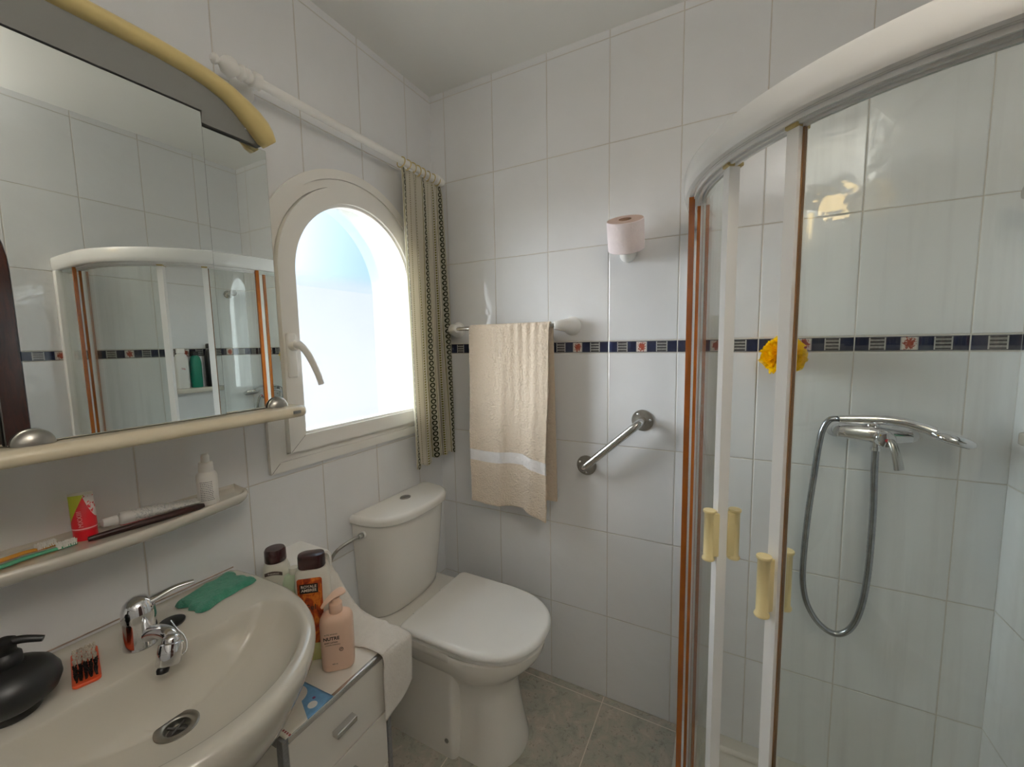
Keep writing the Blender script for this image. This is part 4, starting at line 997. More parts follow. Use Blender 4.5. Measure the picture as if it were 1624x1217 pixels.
lf = finish('baby_wipes_packet', bm, leaf_mat(), None, recalc=False)
m = lf.modifiers.new('thickness', 'SOLIDIFY'); m.thickness = 0.0008; m.offset = -1
tag(lf, 'blue and white printed packet lying flat on the drawer cabinet', 'packet')

# pump bottle NUTRE
M_peach = plain('peach_plastic', srgb(226, 190, 166), 0.38, vary=0.02)
pb = empty('lotion_pump_bottle', 'peach lotion pump bottle lettered NUTRE on the drawer cabinet', 'bottle', (0.297, -0.818, CZ))
pc = Vector((0.297, -0.818, CZ + 0.0005)); pa = math.radians(42)   # width axis direction
def rr3(w_, d_, r, z, c, a): return [(*rot2(p, a, (c.x, c.y)), c.z + z) for p in rrect(w_, d_, min(r, d_ / 2 - 0.0005, w_ / 2 - 0.0005), 7)]
bm = bmesh.new(); loft(bm, [rr3(w_, d_, r, z, pc, pa) for w_, d_, r, z in ((0.064, 0.042, 0.016, 0.0), (0.070, 0.047, 0.018, 0.0015), (0.074, 0.051, 0.019, 0.006), (0.075, 0.052, 0.019, 0.06), (0.075, 0.052, 0.019, 0.118), (0.073, 0.050, 0.019, 0.127), (0.065, 0.044, 0.018, 0.135), (0.050, 0.036, 0.0175, 0.139), (0.033, 0.031, 0.015, 0.141))])
finish('bottle_body', bm, M_peach, pb, angle=50)
bm = bmesh.new(); lathe(bm, [(0.0150, 0.1405), (0.0155, 0.142), (0.0150, 0.163), (0.012, 0.165), (0.0105, 0.166), (0.0105, 0.178)], pc, (0, 0, 1), 32); finish('pump_collar', bm, M_peach, pb)
bm = bmesh.new(); hp0 = pc + Vector((0.002, 0.004, 0.183)); dd_ = Vector((-0.30, -0.95, 0)).normalized()
tube(bm, catmull([hp0 - dd_ * 0.018 + Vector((0, 0, 0.004)), hp0 - dd_ * 0.010 + Vector((0, 0, 0.004)), hp0 + dd_ * 0.008 + Vector((0, 0, 0.001)), hp0 + dd_ * 0.026 + Vector((0, 0, -0.008)), hp0 + dd_ * 0.038 + Vector((0, 0, -0.019))], 6), 0.01, 18, rad=lambda t: 0.010 + 0.006 * math.sin(PI * min(1, t * 1.7)) if t < 0.55 else 0.0118 - 0.0165 * (t - 0.55), flat=0.40); finish('pump_head', bm, M_peach, pb)
wdir = Vector((math.cos(pa), math.sin(pa), 0)); ndir = Vector((math.sin(pa), -math.cos(pa), 0))
def on_front(u0, z0): return place(pc + ndir * 0.0262 + wdir * u0 + Vector((0, 0, z0)), wdir, (0, 0, 1))
lettering('brand_lettering', 'NUTRE', 0.0115, M_ink2, pb, on_front(-0.009, 0.088), 1.0, 0.0003)
lettering('small_lettering', 'NUTRE ADVANCE', 0.0036, M_ink2, pb, on_front(-0.010, 0.099))
lettering('small_lettering', 'BODY LOTION', 0.0044, M_ink2, pb, on_front(-0.010, 0.078), 1.0, 0.0001)
lettering('small_lettering', 'LOCION CORPORAL', 0.0036, M_ink2, pb, on_front(-0.006, 0.072))
lettering('small_lettering', '400 ml', 0.0046, M_ink2, pb, on_front(-0.004, 0.022))
bm = bmesh.new(); f = on_front(0.012, 0.058)
pts = [f(0.0042 * math.cos(a), 0.0042 * math.sin(a), 0) for a in [2 * PI * k / 20 for k in range(21)]]; tube(bm, pts, 0.0006, 6); tube(bm, [f(-0.002, 0, 0), f(0.002, 0.001, 0)], 0.0007, 6); finish('round_mark', bm, M_ink2, pb)

# shower gel bottle
M_darkcap = plain('dark_brown_cap', srgb(44, 20, 20), 0.22); M_milky = plain('milky_plastic', srgb(222, 220, 208), 0.3)
def gel_mat(z0):
    t = NT('gel_bottle_plastic'); X = t.xyz(t.co()); M = t.M
    f = M('MULTIPLY', M('LESS_THAN', X[2], z0 + 0.055), 1.0)
    return t.done(t.pbsdf(t.mix(f, srgb(222, 219, 208), srgb(212, 214, 142)), 0.3))
def amber_label():
    t = NT('amber_label'); co = t.co(); mp = t.n('ShaderNodeMapping'); mp.inputs['Scale'].default_value = (14, 14, 9); t.t.links.new(co, mp.inputs[0])
    return t.done(t.pbsdf(t.ramp(t.noise(mp.outputs[0], 2.4, 4, 0.6, 2.0), [(0.35, srgb(110, 30, 14)), (0.5, srgb(170, 66, 24)), (0.62, srgb(214, 124, 44)), (0.75, srgb(160, 54, 22))]), 0.3))
gb = empty('shower_gel_bottle', 'white shower gel bottle with amber label and dark cap behind the peach pump bottle', 'bottle', (0.222, -0.822, CZ))
gc = Vector((0.222, -0.822, CZ + 0.0005)); ga = math.radians(40)
bm = bmesh.new(); loft(bm, [rr3(w_, d_, r, z, gc, ga) for w_, d_, r, z in ((0.058, 0.034, 0.014, 0.0), (0.064, 0.038, 0.017, 0.004), (0.070, 0.041, 0.018, 0.03), (0.079, 0.044, 0.02, 0.13), (0.081, 0.044, 0.02, 0.20), (0.078, 0.042, 0.019, 0.225), (0.066, 0.038, 0.018, 0.2395), (0.056, 0.034, 0.016, 0.2405))])
finish('bottle_body', bm, gel_mat(gc.z), gb, angle=50)
bm = bmesh.new(); loft(bm, [rr3(w_, d_, r, z, gc, ga) for w_, d_, r, z in ((0.062, 0.038, 0.018, 0.2410), (0.064, 0.040, 0.0195, 0.243), (0.063, 0.040, 0.0195, 0.268), (0.060, 0.037, 0.018, 0.274), (0.05, 0.03, 0.014, 0.2755))]); finish('bottle_cap', bm, M_darkcap, gb, angle=50)
gw = Vector((math.cos(ga), math.sin(ga), 0)); gn = Vector((math.sin(ga), -math.cos(ga), 0))
bm = bmesh.new(); lo = [(p[0], p[1] + 0.135) for p in rrect(0.058, 0.172, 0.006)]
b = bmesh.new(); top = []; 
for off in (0.0222, 0.0228): top.append([b.verts.new(gc + gn * (off - 0.0022 * max(0, (0.13 - p[1]) / 0.13)) + gw * (p[0] * (0.90 + 0.10 * p[1] / 0.22) - 0.002) + Vector((0, 0, p[1]))) for p in lo])
b.faces.new(top[1]); b.faces.new(top[0][::-1])
for i in range(len(lo)): b.faces.new((top[0][i], top[0][(i + 1) % len(lo)], top[1][(i + 1) % len(lo)], top[1][i]))
merge(bm, b); finish('bottle_label', bm, amber_label(), gb, smooth=False)
def on_gel(u0, z0, o=0.0229): return place(gc + gn * o + gw * u0 + Vector((0, 0, z0)), gw, (0, 0, 1))
bm = bmesh.new(); f = on_gel(-0.004, 0.195, 0.0229); q = [(-0.021, -0.012), (0.021, -0.012), (0.021, 0.012), (-0.021, 0.012)]
va = [bm.verts.new(f(a, b_, 0.0)) for a, b_ in q]; vb = [bm.verts.new(f(a, b_, 0.0005)) for a, b_ in q]; bm.faces.new(va[::-1]); bm.faces.new(vb)
for i in range(4): bm.faces.new((va[i], va[(i + 1) % 4], vb[(i + 1) % 4], vb[i]))
finish('name_plate', bm, M_black, gb, smooth=False)
M_wink = plain('white_print', srgb(220, 212, 200), 0.5)
lettering('label_lettering', 'ROYALE', 0.0098, M_wink, gb, on_gel(-0.004, 0.2000, 0.0236), 1.0, 0.0002)
lettering('label_lettering', 'AMBREE', 0.0098, M_wink, gb, on_gel(-0.004, 0.1905, 0.0236), 1.0, 0.0002)
lettering('label_lettering', 'Gel', 0.020, M_ink2, gb, on_gel(-0.004, 0.145, 0.0225), 1.0, 0.0002)
# second bottle
g2 = empty('shampoo_bottle', 'white bottle with dark round cap between washbasin and tiled wall', 'bottle', (0.116, -0.852, CZ))
hc = Vector((0.112, -0.846, CZ + 0.0005)); ha = math.radians(40)
bm = bmesh.new(); loft(bm, [rr3(w_, d_, r, z, hc, ha) for w_, d_, r, z in ((0.052, 0.034, 0.014, 0.0), (0.056, 0.037, 0.017, 0.004), (0.062, 0.040, 0.018, 0.10), (0.064, 0.041, 0.02, 0.20), (0.062, 0.040, 0.019, 0.225), (0.050, 0.036, 0.017, 0.240), (0.04, 0.034, 0.016, 0.2415))]); finish('bottle_body', bm, M_milky, g2, angle=50)
bm = bmesh.new(); lathe(bm, [(0.0245, 0.242), (0.0252, 0.244), (0.0245, 0.270), (0.022, 0.2745), (0.004, 0.2755)], hc, (0, 0, 1), 36); finish('bottle_cap', bm, M_darkcap, g2)
hn = Vector((math.sin(ha), -math.cos(ha), 0)); hw_ = Vector((math.cos(ha), math.sin(ha), 0))
f = place(hc + hn * 0.0207 + Vector((0, 0, 0.214)), hw_, (0, 0, 1)); bm = bmesh.new()
q = [(-0.026 + 0.052 * k / 12, 0.004 + 0.004 * math.sin(PI * k / 12)) for k in range(13)] + [(0.026 - 0.052 * k / 12, -0.005 + 0.003 * math.sin(PI * k / 12)) for k in range(13)]
bm.faces.new([bm.verts.new(f(a * 0.8, b_, 0.0005)) for a, b_ in q]); finish('label_band', bm, M_ink2, g2, smooth=False, recalc=False)
lettering('label_lettering', 'SHAMPOO', 0.0055, M_wink, g2, place(hc + hn * 0.0216 + Vector((0, 0, 0.2155)), hw_, (0, 0, 1)))

# roll holder on wall + its roll
rh = empty('toilet_roll_holder', 'white covered roll holder on the tiles behind the bottles', 'roll holder', (0.0, -0.745, 0.65))
HY0, HY1, HZ0, HZ1 = -0.806, -0.688, 0.655, 0.787
bm = bmesh.new()
def hprof(ins):
    pts = [(HY0 + ins, HZ0)] + [(HY0 + ins + 0.022 * (1 - math.cos(a)), HZ1 - ins - 0.022 * (1 - math.sin(a))) for a in [PI / 2 * k / 6 for k in range(7)]]
    pts += [(HY1 - ins - 0.022 * (1 - math.cos(a)), HZ1 - ins - 0.022 * (1 - math.sin(a))) for a in [PI / 2 * k / 6 for k in range(6, -1, -1)]] + [(HY1 - ins, HZ0)]
    return pts
o_, i_ = hprof(0.0), hprof(0.006); b = bmesh.new()
L0 = [[b.verts.new((x, p[0], p[1] - dz)) for p in pr] for pr, x, dz in ((o_, 0.001, 0), (o_, 0.112, 0), (o_, 0.120, 0.003), (i_, 0.120, 0.001), (i_, 0.006, 0.0))]
for a, c in zip(L0, L0[1:]):
    for k in range(len(a) - 1): b.faces.new((a[k], a[k + 1], c[k + 1], c[k]))
b.faces.new(L0[-1])
merge(bm, b); finish('holder_cover', bm, M_wplast, rh, angle=50)
bm = bmesh.new(); tube(bm, [(0.062, HY0 + 0.004, 0.722), (0.062, HY1 - 0.004, 0.722)], 0.008, 16); finish('holder_spindle', bm, M_wplast, rh)
r2 = empty('toilet_roll', 'white toilet roll with a long sheet draped over the drawer cabinet', 'toilet roll', (0.062, -0.745, 0.68))
bm = bmesh.new(); lathe(bm, [(0.020, 0), (0.050, 0), (0.050, 0.098), (0.020, 0.098), (0.020, 0)], (0.062, -0.796, 0.722), (0, 1, 0), 44, cap=False); finish('paper_roll', bm, M_paper, r2, angle=30)
bm = bmesh.new(); path = catmull([(0.104, 0, 0.752), (0.130, 0, 0.712), (0.165, 0, 0.655), (0.205, 0, 0.612), (0.255, 0, 0.5925), (0.31, 0, 0.590), (0.352, 0, 0.5905), (0.376, 0, 0.587), (0.3845, 0, 0.573), (0.3835, 0, 0.53), (0.3835, 0, 0.47), (0.3835, 0, 0.415)], 6)
n = len(path); g = []
for j, p in enumerate(path):
    t = j / (n - 1); row = []
    for i in range(15):
        u = i / 14; yl = -0.790 + 0.035 * min(1, t * 2); y = yl + 0.098 * u
        zoff = 0.004 * mn.noise(Vector((u * 2, t * 6, 0))) + (0.012 * (u - 0.5) if 0.1 < t < 0.45 else 0)
        if t > 0.55:
            zoff = 0.0; 
        x = p.x + (0.004 * math.sin(u * PI * 1.5 + t * 5) if t > 0.65 else 0)
        z = p.z + zoff
        if t > 0.9: z += 0.035 * u * (t - 0.9) / 0.1 - 0.010 * (1 - u) * (t - 0.9) / 0.1
        row.append(bm.verts.new((x, y, max(z, CZ + 0.003) if x < CX - 0.0 else z)))
    g.append(row)
for j in range(n - 1):
    for i in range(14): bm.faces.new((g[j][i], g[j][i + 1], g[j + 1][i + 1], g[j + 1][i]))
o = finish('hanging_sheet', bm, M_paper, r2, recalc=False, angle=80); m = o.modifiers.new('thickness', 'SOLIDIFY'); m.thickness = 0.0012
# pale green bottle behind
g3 = empty('pale_green_bottle', 'pale green bottle partly hidden behind the amber-labelled bottle', 'bottle', (0.165, -0.815, CZ))
kc = Vector((0.163, -0.832, CZ + 0.0005))
bm = bmesh.new(); loft(bm, [rr3(w_, d_, r, z, kc, ga) for w_, d_, r, z in ((0.050, 0.026, 0.012, 0), (0.054, 0.029, 0.013, 0.003), (0.056, 0.030, 0.014, 0.19), (0.045, 0.026, 0.012, 0.207), (0.024, 0.022, 0.01, 0.212))]); finish('bottle_body', bm, plain('pale_green_plastic', srgb(190, 206, 176), 0.3), g3, angle=50)
bm = bmesh.new(); lathe(bm, [(0.011, 0.2125), (0.0115, 0.214), (0.011, 0.228), (0.004, 0.230)], kc, (0, 0, 1), 24); finish('bottle_cap', bm, M_milky, g3)

# ================================================================== SHOWER ENCLOSURE
AX, AY = 1.530, -0.290
def spt(s, r):
    if s <= 1: return (AX - r, AY * s)
    if s <= 2: a = PI + (s - 1) * PI / 2; return (AX + r * math.cos(a), AY + r * math.sin(a))
    return (AX + (W - AX) * (s - 2), AY - r)
def srange(s0, s1):
    out = [s0]; 
    for k in range(0, 93):
        s = k / 30 if False else k * 3 / 90
        if s0 + 1e-4 < s < s1 - 1e-4: out.append(s)
    for s in (1.0, 2.0):
        if s0 < s < s1 and s not in out: out.append(s)
    return sorted(set(out)) + [s1]
def ssweep(bm, sec, s0, s1):
    """sec: closed outline of (radius, z)"""
    loft(bm, [[(*spt(s, r), z) for r, z in sec] for s in srange(s0, s1)])
def sbox(bm, r0, r1, z0, z1, s0, s1): ssweep(bm, [(r0, z0), (r1, z0), (r1, z1), (r0, z1)], s0, s1)
se = empty('shower_enclosure', 'curved glass corner shower enclosure with white frame and sliding doors', 'shower enclosure', (1.4, -0.4, 0.03))
bm = bmesh.new()
ssweep(bm, [(0.455, 1.716), (0.463, 1.712), (0.478, 1.7115), (0.488, 1.713), (0.494, 1.7105), (0.501, 1.7125), (0.505, 1.719), (0.506, 1.728), (0.506, 1.757), (0.503, 1.764), (0.496, 1.767), (0.458, 1.767), (0.455, 1.764)], 0.004, 2.996)
hr = finish('head_rail', bm, M_lacq, se, angle=30)
bm = bmesh.new(); sbox(bm, 0.459, 0.4645, 1.700, 1.7115, 0.01, 2.99); sbox(bm, 0.468, 0.4735, 1.703, 1.7112, 0.01, 2.99); sbox(bm, 0.480, 0.484, 1.7045, 1.7120, 0.01, 2.99); finish('glide_track', bm, M_lacq, hr, angle=30)
bm = bmesh.new(); sbox(bm, 0.452, 0.500, 0.0312, 0.048, 0.004, 2.996); finish('bottom_rail', bm, M_lacq, se, angle=30)
bm = bmesh.new(); bx(bm, AX - 0.503, AX - 0.470, -0.026, -0.001, 0.048, 1.711, 0.002); finish('wall_profile', bm, M_lacq, se)
bm = bmesh.new(); bx(bm, W - 0.032, W - 0.001, AY - 0.504, AY - 0.452, 0.048, 1.711, 0.002); finish('wall_profile', bm, M_lacq, se)
for s0, s1 in ((0.085, 1.07), (2.23, 2.86)):
    bm = bmesh.new(); sbox(bm, 0.4855, 0.4905, 0.049, 1.710, s0, s1); fp = finish('fixed_panel', bm, M_glass, se, angle=30)
    bm = bmesh.new()
    if s1 < 2: sbox(bm, 0.4815, 0.4945, 0.049, 1.710, 1.070, 1.086)
    else: sbox(bm, 0.4825, 0.4935, 0.049, 1.710, 2.20, 2.23)
    finish('edge_seal', bm, M_amber, fp, angle=30)
def sdoor(s0, s1, sp_, st_, hz0, hz1):
    """sp_: s of leading post, st_: s of trailing edge"""
    bm = bmesh.new(); sbox(bm, 0.4595, 0.4645, 0.056, 1.700, min(s0, s1), max(s0, s1)); d = finish('sliding_door', bm, M_glass, se, angle=30)
    sg = 1 if st_ > sp_ else -1
    a, b_ = sorted((sp_ - sg * 0.011, sp_ + sg * 0.015))
    bm = bmesh.new(); sbox(bm, 0.453, 0.474, 0.052, 1.6995, a, b_); finish('door_post', bm, M_lacq, d, angle=30)
    a, b_ = sorted((sp_ + sg * 0.015, sp_ + sg * 0.0185)); bm = bmesh.new(); sbox(bm, 0.4585, 0.4655, 0.056, 1.699, a, b_); finish('post_seal', bm, M_brown, d, angle=30)
    a, b_ = sorted((st_, st_ + sg * 0.014)); bm = bmesh.new(); sbox(bm, 0.448, 0.4750, 0.056, 1.6985, a, b_); finish('trailing_seal', bm, M_amber, d, angle=30)
    a, b_ = sorted((st_, st_ - sg * 0.022)); bm = bmesh.new(); sbox(bm, 0.4565, 0.4675, 0.056, 1.6985, a, b_); finish('trailing_profile', bm, M_lacq, d, angle=30)
    x, y = spt(sp_, 0.462); bm = bmesh.new(); b = bmesh.new(); bx(b, -0.016, 0.016, -0.010, 0.010, 0, 0.007, 0.002)
    ang = math.atan2(y - AY, x - AX); merge(bm, b, Matrix.Translation((x, y, 1.7000)) @ Matrix.Rotation(ang, 4, 'Z')); finish('post_cap', bm, M_yelcream, d)
    for r, nm in ((0.489, 'outer_handle'), (0.435, 'inner_handle')):
        x, y = spt(sp_ - sg * 0.004, r); bm = bmesh.new()
        lathe(bm, [(0.0118, hz0), (0.0125, hz0 + 0.002), (0.0118, hz0 + 0.005), (0.0098, hz0 + 0.007), (0.0098, hz1 - 0.007), (0.0118, hz1 - 0.005), (0.0125, hz1 - 0.002), (0.0118, hz1)], (x, y, 0), (0, 0, 1), 24)
        x2, y2 = spt(sp_ - sg * 0.004, 0.476 if r > 0.47 else 0.448); cx_, cy_ = (x + x2) / 2, (y + y2) / 2; L = abs(r - 0.462)
        b = bmesh.new(); bx(b, -L / 2 + 0.002, L / 2 - 0.002, -0.0085, 0.0085, hz0 + 0.008, hz1 - 0.006, 0.002); merge(bm, b, Matrix.Translation((cx_, cy_, 0)) @ Matrix.Rotation(ang, 4, 'Z'))
        finish(nm, bm, M_hand, d, angle=50)
HZA = (0.915, 1.022); HZB = (0.888, 0.998)
sdoor(1.035, 1.33, 1.335, 1.035, *HZA)
sdoor(1.535, 2.22, 1.530, 2.22, *HZB)
# shower tray
bm = bmesh.new()
def tray_ring(r, z, ix=0.0, iy=0.0):
    pts = [(AX - r, -0.001 - iy)] + [spt(1 + k / 24, r) for k in range(25)] + [(W - 0.001 - ix, AY - r), (W - 0.001 - ix, -0.001 - iy)]
    return [(p[0], p[1], z) for p in pts]
loft(bm, [tray_ring(0.516, 0.0), tray_ring(0.518, 0.024), tray_ring(0.515, 0.030), tray_ring(0.510, 0.0308), tray_ring(0.445, 0.0308, 0.040, 0.040), tray_ring(0.440, 0.029, 0.043, 0.043), tray_ring(0.435, 0.014, 0.048, 0.048), tray_ring(0.42, 0.011, 0.06, 0.06)])
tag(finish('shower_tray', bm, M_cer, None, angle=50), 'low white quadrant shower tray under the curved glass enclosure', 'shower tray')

# ================================================================== SHOWER MIXER, HANDSET, HOSE
sm = empty('shower_mixer', 'chrome single-lever shower mixer on the back wall inside the shower', 'shower mixer', (1.48, 0, 1.11))
bm = bmesh.new()
tube(bm, catmull([(1.408, -0.052, 1.118), (1.44, -0.056, 1.1175), (1.475, -0.058, 1.116), (1.51, -0.058, 1.114), (1.555, -0.054, 1.114)], 5), 0.018, 24, rad=lambda t: 0.0175 + 0.006 * math.sin(PI * t))
for x in (1.412, 1.556):
    lathe(bm, [(0.026, 0), (0.026, 0.004), (0.018, 0.012), (0.0165, 0.03), (0.0165, 0.055)], (x, -0.0005, 1.117), (0, -1, 0), 30)
finish('mixer_body', bm, M_chrome, sm, angle=50)
bm = bmesh.new(); lathe(bm, [(0.020, 0.0), (0.0215, 0.010), (0.0215, 0.024), (0.018, 0.031), (0.006, 0.033)], (1.496, -0.070, 1.112), (0.05, -1, -0.10), 32); kb = finish('mixer_knob', bm, M_chrome, sm, angle=50)
bm = bmesh.new(); lathe(bm, [(0.0042, 0), (0.0042, 0.0015), (0.001, 0.002)], (1.497, -0.1030, 1.109), (0.05, -1, -0.10), 14); finish('temperature_dot', bm, M_red, kb)
bm = bmesh.new(); tube(bm, catmull([(1.503, -0.095, 1.113), (1.508, -0.108, 1.100), (1.514, -0.116, 1.072), (1.520, -0.118, 1.040)], 6), 0.009, 16, rad=lambda t: 0.0085 + 0.003 * t, flat=0.65); finish('mixer_lever', bm, M_chrome2, sm)
bm = bmesh.new(); lathe(bm, [(0.010, 0), (0.010, 0.020), (0.0115, 0.021), (0.0115, 0.03)], (1.487, -0.058, 1.102), (0, 0, -1), 20); finish('hose_outlet', bm, M_chrome, sm)
bm = bmesh.new(); lathe(bm, [(0.012, 0), (0.015, 0.010), (0.015, 0.015)], (1.478, -0.058, 1.130), (0, 0, 1), 20); finish('handset_cradle', bm, M_chrome, sm)
hs = empty('shower_handset', 'chrome hand shower lying across the top of the shower mixer', 'hand shower', (1.5, -0.06, 1.15))
bm = bmesh.new(); tube(bm, catmull([(1.405, -0.062, 1.152), (1.43, -0.062, 1.1535), (1.48, -0.064, 1.156), (1.53, -0.068, 1.154), (1.568, -0.073, 1.144), (1.592, -0.078, 1.134)], 6), 0.011, 20, rad=lambda t: 0.0105 + 0.0025 * math.sin(PI * min(1, t * 1.1)) + 0.006 * max(0, t - 0.75) * 4 * 0.6); finish('handset_handle', bm, M_chrome, hs)
hdn = Vector((0.16, -0.06, 1.0)).normalized()
bm = bmesh.new(); lathe(bm, [(0.036, -0.006), (0.041, -0.003), (0.042, 0.003), (0.039, 0.010), (0.026, 0.016), (0.006, 0.018)], (1.622, -0.085, 1.118), (0.30, 0.0, 1.0), 44); hh_ = finish('spray_head', bm, M_chrome, hs, angle=50)
bm = bmesh.new(); lathe(bm, [(0.034, 0.0), (0.034, 0.0016), (0.004, 0.0026)], Vector((1.622, -0.085, 1.118)) - Vector((0.30, 0, 1)).normalized() * 0.0060, (-0.30, 0.0, -1.0), 40); finish('spray_plate', bm, plain('spray_plate_grey', srgb(120, 122, 124), 0.4), hh_)
def hose_mat():
    t = NT('ribbed_chrome_hose'); uvx = t.xyz(t.co('UV')); M = t.M
    w_ = M('SINE', M('MULTIPLY', uvx[1], 2 * PI * 300))
    return t.done(t.pbsdf(t.mix(M('MULTIPLY_ADD', w_, 0.5, 0.5), srgb(70, 74, 80), srgb(196, 200, 206)), 0.22, 0.9, t.bump(w_, 0.4, 0.001)))
hz = [(1.404, -0.062, 1.152), (1.386, -0.062, 1.148), (1.372, -0.062, 1.122), (1.365, -0.060, 1.075), (1.358, -0.056, 0.98), (1.350, -0.052, 0.86), (1.346, -0.048, 0.74), (1.348, -0.045, 0.655), (1.362, -0.043, 0.590), (1.392, -0.042, 0.540), (1.430, -0.042, 0.520), (1.462, -0.043, 0.545), (1.482, -0.045, 0.61), (1.492, -0.048, 0.72), (1.493, -0.052, 0.88), (1.489, -0.056, 1.0), (1.487, -0.058, 1.073)]
hp = catmull(hz, 26); bm = bmesh.new(); tube(bm, hp, 0.0076, 14, rad=lambda t: 0.0076 + 0.0007 * (int(round(t * (len(hp) - 1))) % 2))
tag(finish('shower_hose', bm, plain('ribbed_chrome', (0.42, 0.44, 0.47, 1), 0.22, 1.0, vary=0.2, vscale=60), None, angle=80), 'ribbed chrome shower hose hanging in a loop below the mixer', 'hose')
# yellow puff
def puff():
    bm = bmesh.new(); c = Vector((1.273, -0.062, 1.325)); rnd = random.Random(3)
    for k in range(34):
        ax_ = Vector((rnd.gauss(0, 1), rnd.gauss(0, 1), rnd.gauss(0, 1))).normalized(); fm = Matrix.Translation(c + ax_ * rnd.uniform(0.0, 0.020)) @ frame_to(ax_)
        n = 72; R0, R1 = 0.012, rnd.uniform(0.036, 0.056); ph = rnd.uniform(0, 6); wv = rnd.randint(6, 9); b = bmesh.new(); G = []
        for j in range(6):
            t = j / 5; row = []
            for i in range(n):
                a = 2 * PI * i / n; r = R0 + (R1 - R0) * t; am = 0.014 * t
                p = Vector((r * math.cos(a + 0.3 * t * math.sin(wv * a)), r * math.sin(a + 0.3 * t * math.sin(wv * a)), am * math.sin(wv * a + ph) + 0.006 * t * math.sin(2.3 * wv * a)))
                p = fm @ p
                if p.y > -0.006: p.y = -0.006 - (p.y + 0.006) * 0.1
                row.append(b.verts.new(p))
            G.append(row)
        for j in range(5):
            for i in range(n): b.faces.new((G[j][i], G[j][(i + 1) % n], G[j + 1][(i + 1) % n], G[j + 1][i]))
        merge(bm, b)
    t = NT('yellow_netting'); co = t.co(); vo = t.n('ShaderNodeTexVoronoi', feature='DISTANCE_TO_EDGE'); vo.inputs['Scale'].default_value = 420; t.t.links.new(co, vo.inputs['Vector'])
    col = srgb(255, 220, 20)
    df = t.n('ShaderNodeBsdfDiffuse'); t.put(df.inputs[0], col); tl = t.n('ShaderNodeBsdfTranslucent'); t.put(tl.inputs[0], srgb(255, 224, 30))
    m1 = t.n('ShaderNodeMixShader'); m1.inputs[0].default_value = 0.5; t.t.links.new(df.outputs[0], m1.inputs[1]); t.t.links.new(tl.outputs[0], m1.inputs[2])
    tp_ = t.n('ShaderNodeBsdfTransparent'); m2 = t.n('ShaderNodeMixShader'); t.put(m2.inputs[0], t.M('GREATER_THAN', vo.outputs['Distance'], 0.22)); t.t.links.new(m1.outputs[0], m2.inputs[1]); t.t.links.new(tp_.outputs[0], m2.inputs[2])
    pf = empty('bath_puff', 'yellow net bath puff hanging on the tiles inside the shower', 'bath puff', tuple(c))
    finish('netting', bm, t.done(m2.outputs[0]), pf, recalc=False, angle=80)
    bm = bmesh.new(); tube(bm, catmull([(c.x, -0.05, 1.35), (c.x - 0.004, -0.02, 1.385), (c.x, -0.008, 1.405), (c.x + 0.004, -0.02, 1.385), (c.x + 0.002, -0.05, 1.35)], 8), 0.0012, 8); finish('cord', bm, plain('yellow_cord', srgb(230, 190, 30), 0.7), pf)
    hk = bmesh.new(); lathe(hk, [(0.008, 0), (0.008, 0.002), (0.003, 0.004), (0.003, 0.012), (0.005, 0.014)], (c.x, -0.0005, 1.402), (0, -1, 0), 16)
    tag(finish('wall_hook', hk, M_chrome, None), 'small chrome hook holding the yellow bath puff', 'hook')
puff()

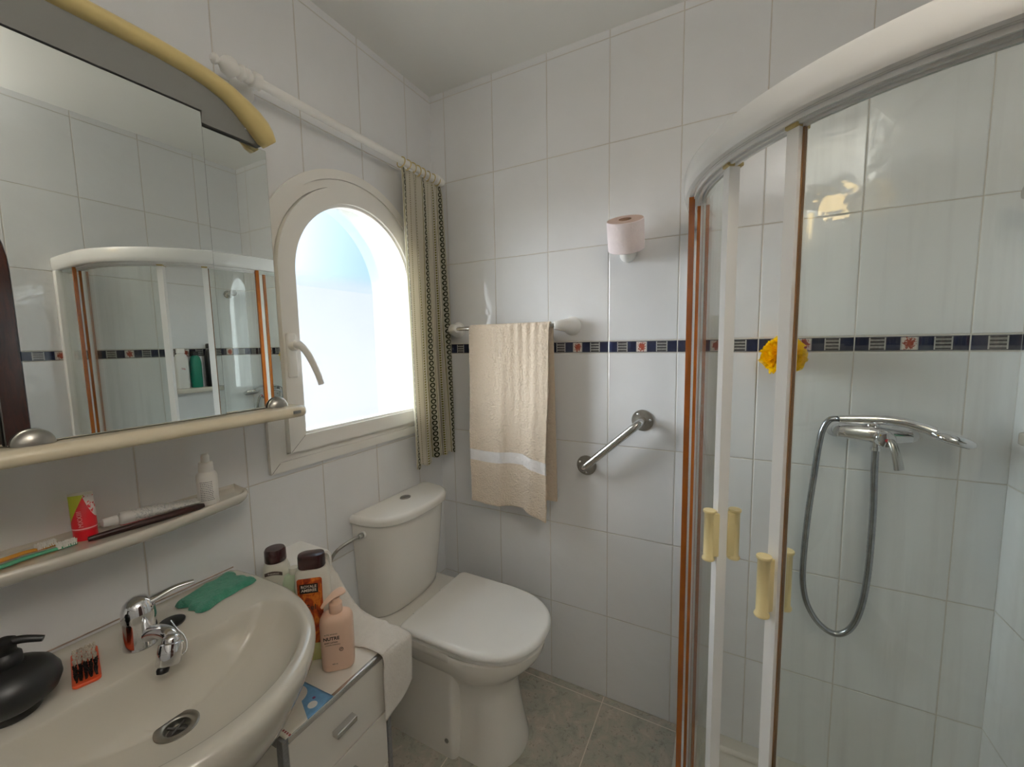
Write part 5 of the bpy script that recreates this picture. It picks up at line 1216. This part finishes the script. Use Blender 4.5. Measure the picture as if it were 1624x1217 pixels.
# shelf with bottles on the right wall of the shower (seen in the mirror)
sh3 = [(W - 0.001, -0.425), (W - 0.03, -0.425)] + [(W - 0.055 - 0.035 * math.sin(a), -0.39 - 0.035 * math.cos(a)) for a in [PI / 2 * k / 6 for k in range(7)]] + [(W - 0.055 - 0.035 * math.cos(a), -0.235 + 0.035 * math.sin(a)) for a in [PI / 2 * k / 6 for k in range(7)]] + [(W - 0.03, -0.200), (W - 0.001, -0.200)]
bm = bmesh.new(); prism(bm, sh3, 'xy', 1.145, 1.170, 0.004)
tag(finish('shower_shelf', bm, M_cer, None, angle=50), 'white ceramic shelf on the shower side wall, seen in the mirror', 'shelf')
def toiletry(name, label, c, w_, d_, h, mat, capm, letters=None):
    e = empty(name, label, 'bottle', c, 'toiletries on the shower shelf'); c = Vector(c)
    bm = bmesh.new(); loft(bm, [rr3(a, b_, 0.012, z, c, PI / 2) for a, b_, z in ((w_ * 0.9, d_ * 0.9, 0), (w_, d_, 0.004), (w_, d_, h * 0.70), (w_ * 0.8, d_ * 0.85, h * 0.84), (w_ * 0.5, d_ * 0.7, h * 0.88))]); finish('bottle_body', bm, mat, e, angle=50)
    bm = bmesh.new(); loft(bm, [rr3(a, b_, 0.008, z, c, PI / 2) for a, b_, z in ((w_ * 0.62, d_ * 0.7, h * 0.885), (w_ * 0.62, d_ * 0.7, h * 0.98), (w_ * 0.5, d_ * 0.6, h))]); finish('bottle_cap', bm, capm, e, angle=50)
    if letters: lettering('label_lettering', letters, 0.014, M_red, e, place((c.x - d_ / 2 - 0.0004, c.y, c.z + h * 0.5), (0, -1, 0), (0, 0, 1)))
toiletry('shampoo_bottle', 'white bottle with red print on the shower shelf', (W - 0.045, -0.385, 1.1705), 0.056, 0.036, 0.205, M_whitebot, M_wplast, 'gel')
toiletry('shower_gel_bottle', 'green bottle with dark cap on the shower shelf', (W - 0.045, -0.322, 1.1705), 0.050, 0.034, 0.19, plain('green_gel', srgb(20, 120, 96), 0.2), M_black)
toiletry('shampoo_bottle', 'black bottle at the inner end of the shower shelf', (W - 0.045, -0.250, 1.1705), 0.050, 0.036, 0.23, M_black, M_black)
sp3 = empty('handset_bracket', 'chrome wall bracket high on the shower side wall, seen in the mirror', 'bracket', (W, -0.10, 1.68))
bm = bmesh.new(); lathe(bm, [(0.022, 0), (0.022, 0.006), (0.012, 0.012), (0.012, 0.035), (0.018, 0.04), (0.018, 0.06)], (W - 0.0005, -0.10, 1.68), (-1, 0, 0.1), 28); finish('bracket_body', bm, M_chrome2, sp3)

# ================================================================== LAMPS
wl = empty('wall_lamp', 'small lit cone-shaped wall lamp over the dark door, seen reflected in the shower glass', 'lamp', (W, -1.52, 2.1))
def glow(col, s):
    t = NT('lamp_glass_glow'); em = t.n('ShaderNodeEmission'); t.put(em.inputs[0], t.mix(t.noise(t.co(), 12, 2), col, tuple(min(1, c * 1.06) for c in col))); em.inputs[1].default_value = s; return t.done(em.outputs[0])
bm = bmesh.new(); lathe(bm, [(0.010, -0.11), (0.022, -0.07), (0.040, -0.01), (0.056, 0.050), (0.054, 0.050), (0.038, -0.01), (0.020, -0.065), (0.008, -0.10)], LAMP, (0, 0, 1), 36); finish('lamp_shade', bm, glow((1.0, 0.70, 0.34, 1), 11.0), wl)
bm = bmesh.new(); lathe(bm, [(0.030, 0), (0.030, 0.010), (0.010, 0.014), (0.009, 0.062)], (W - 0.0005, LAMP.y, LAMP.z - 0.03), (-1, 0, 0), 28); finish('lamp_mount', bm, M_chrome2, wl)

settle()
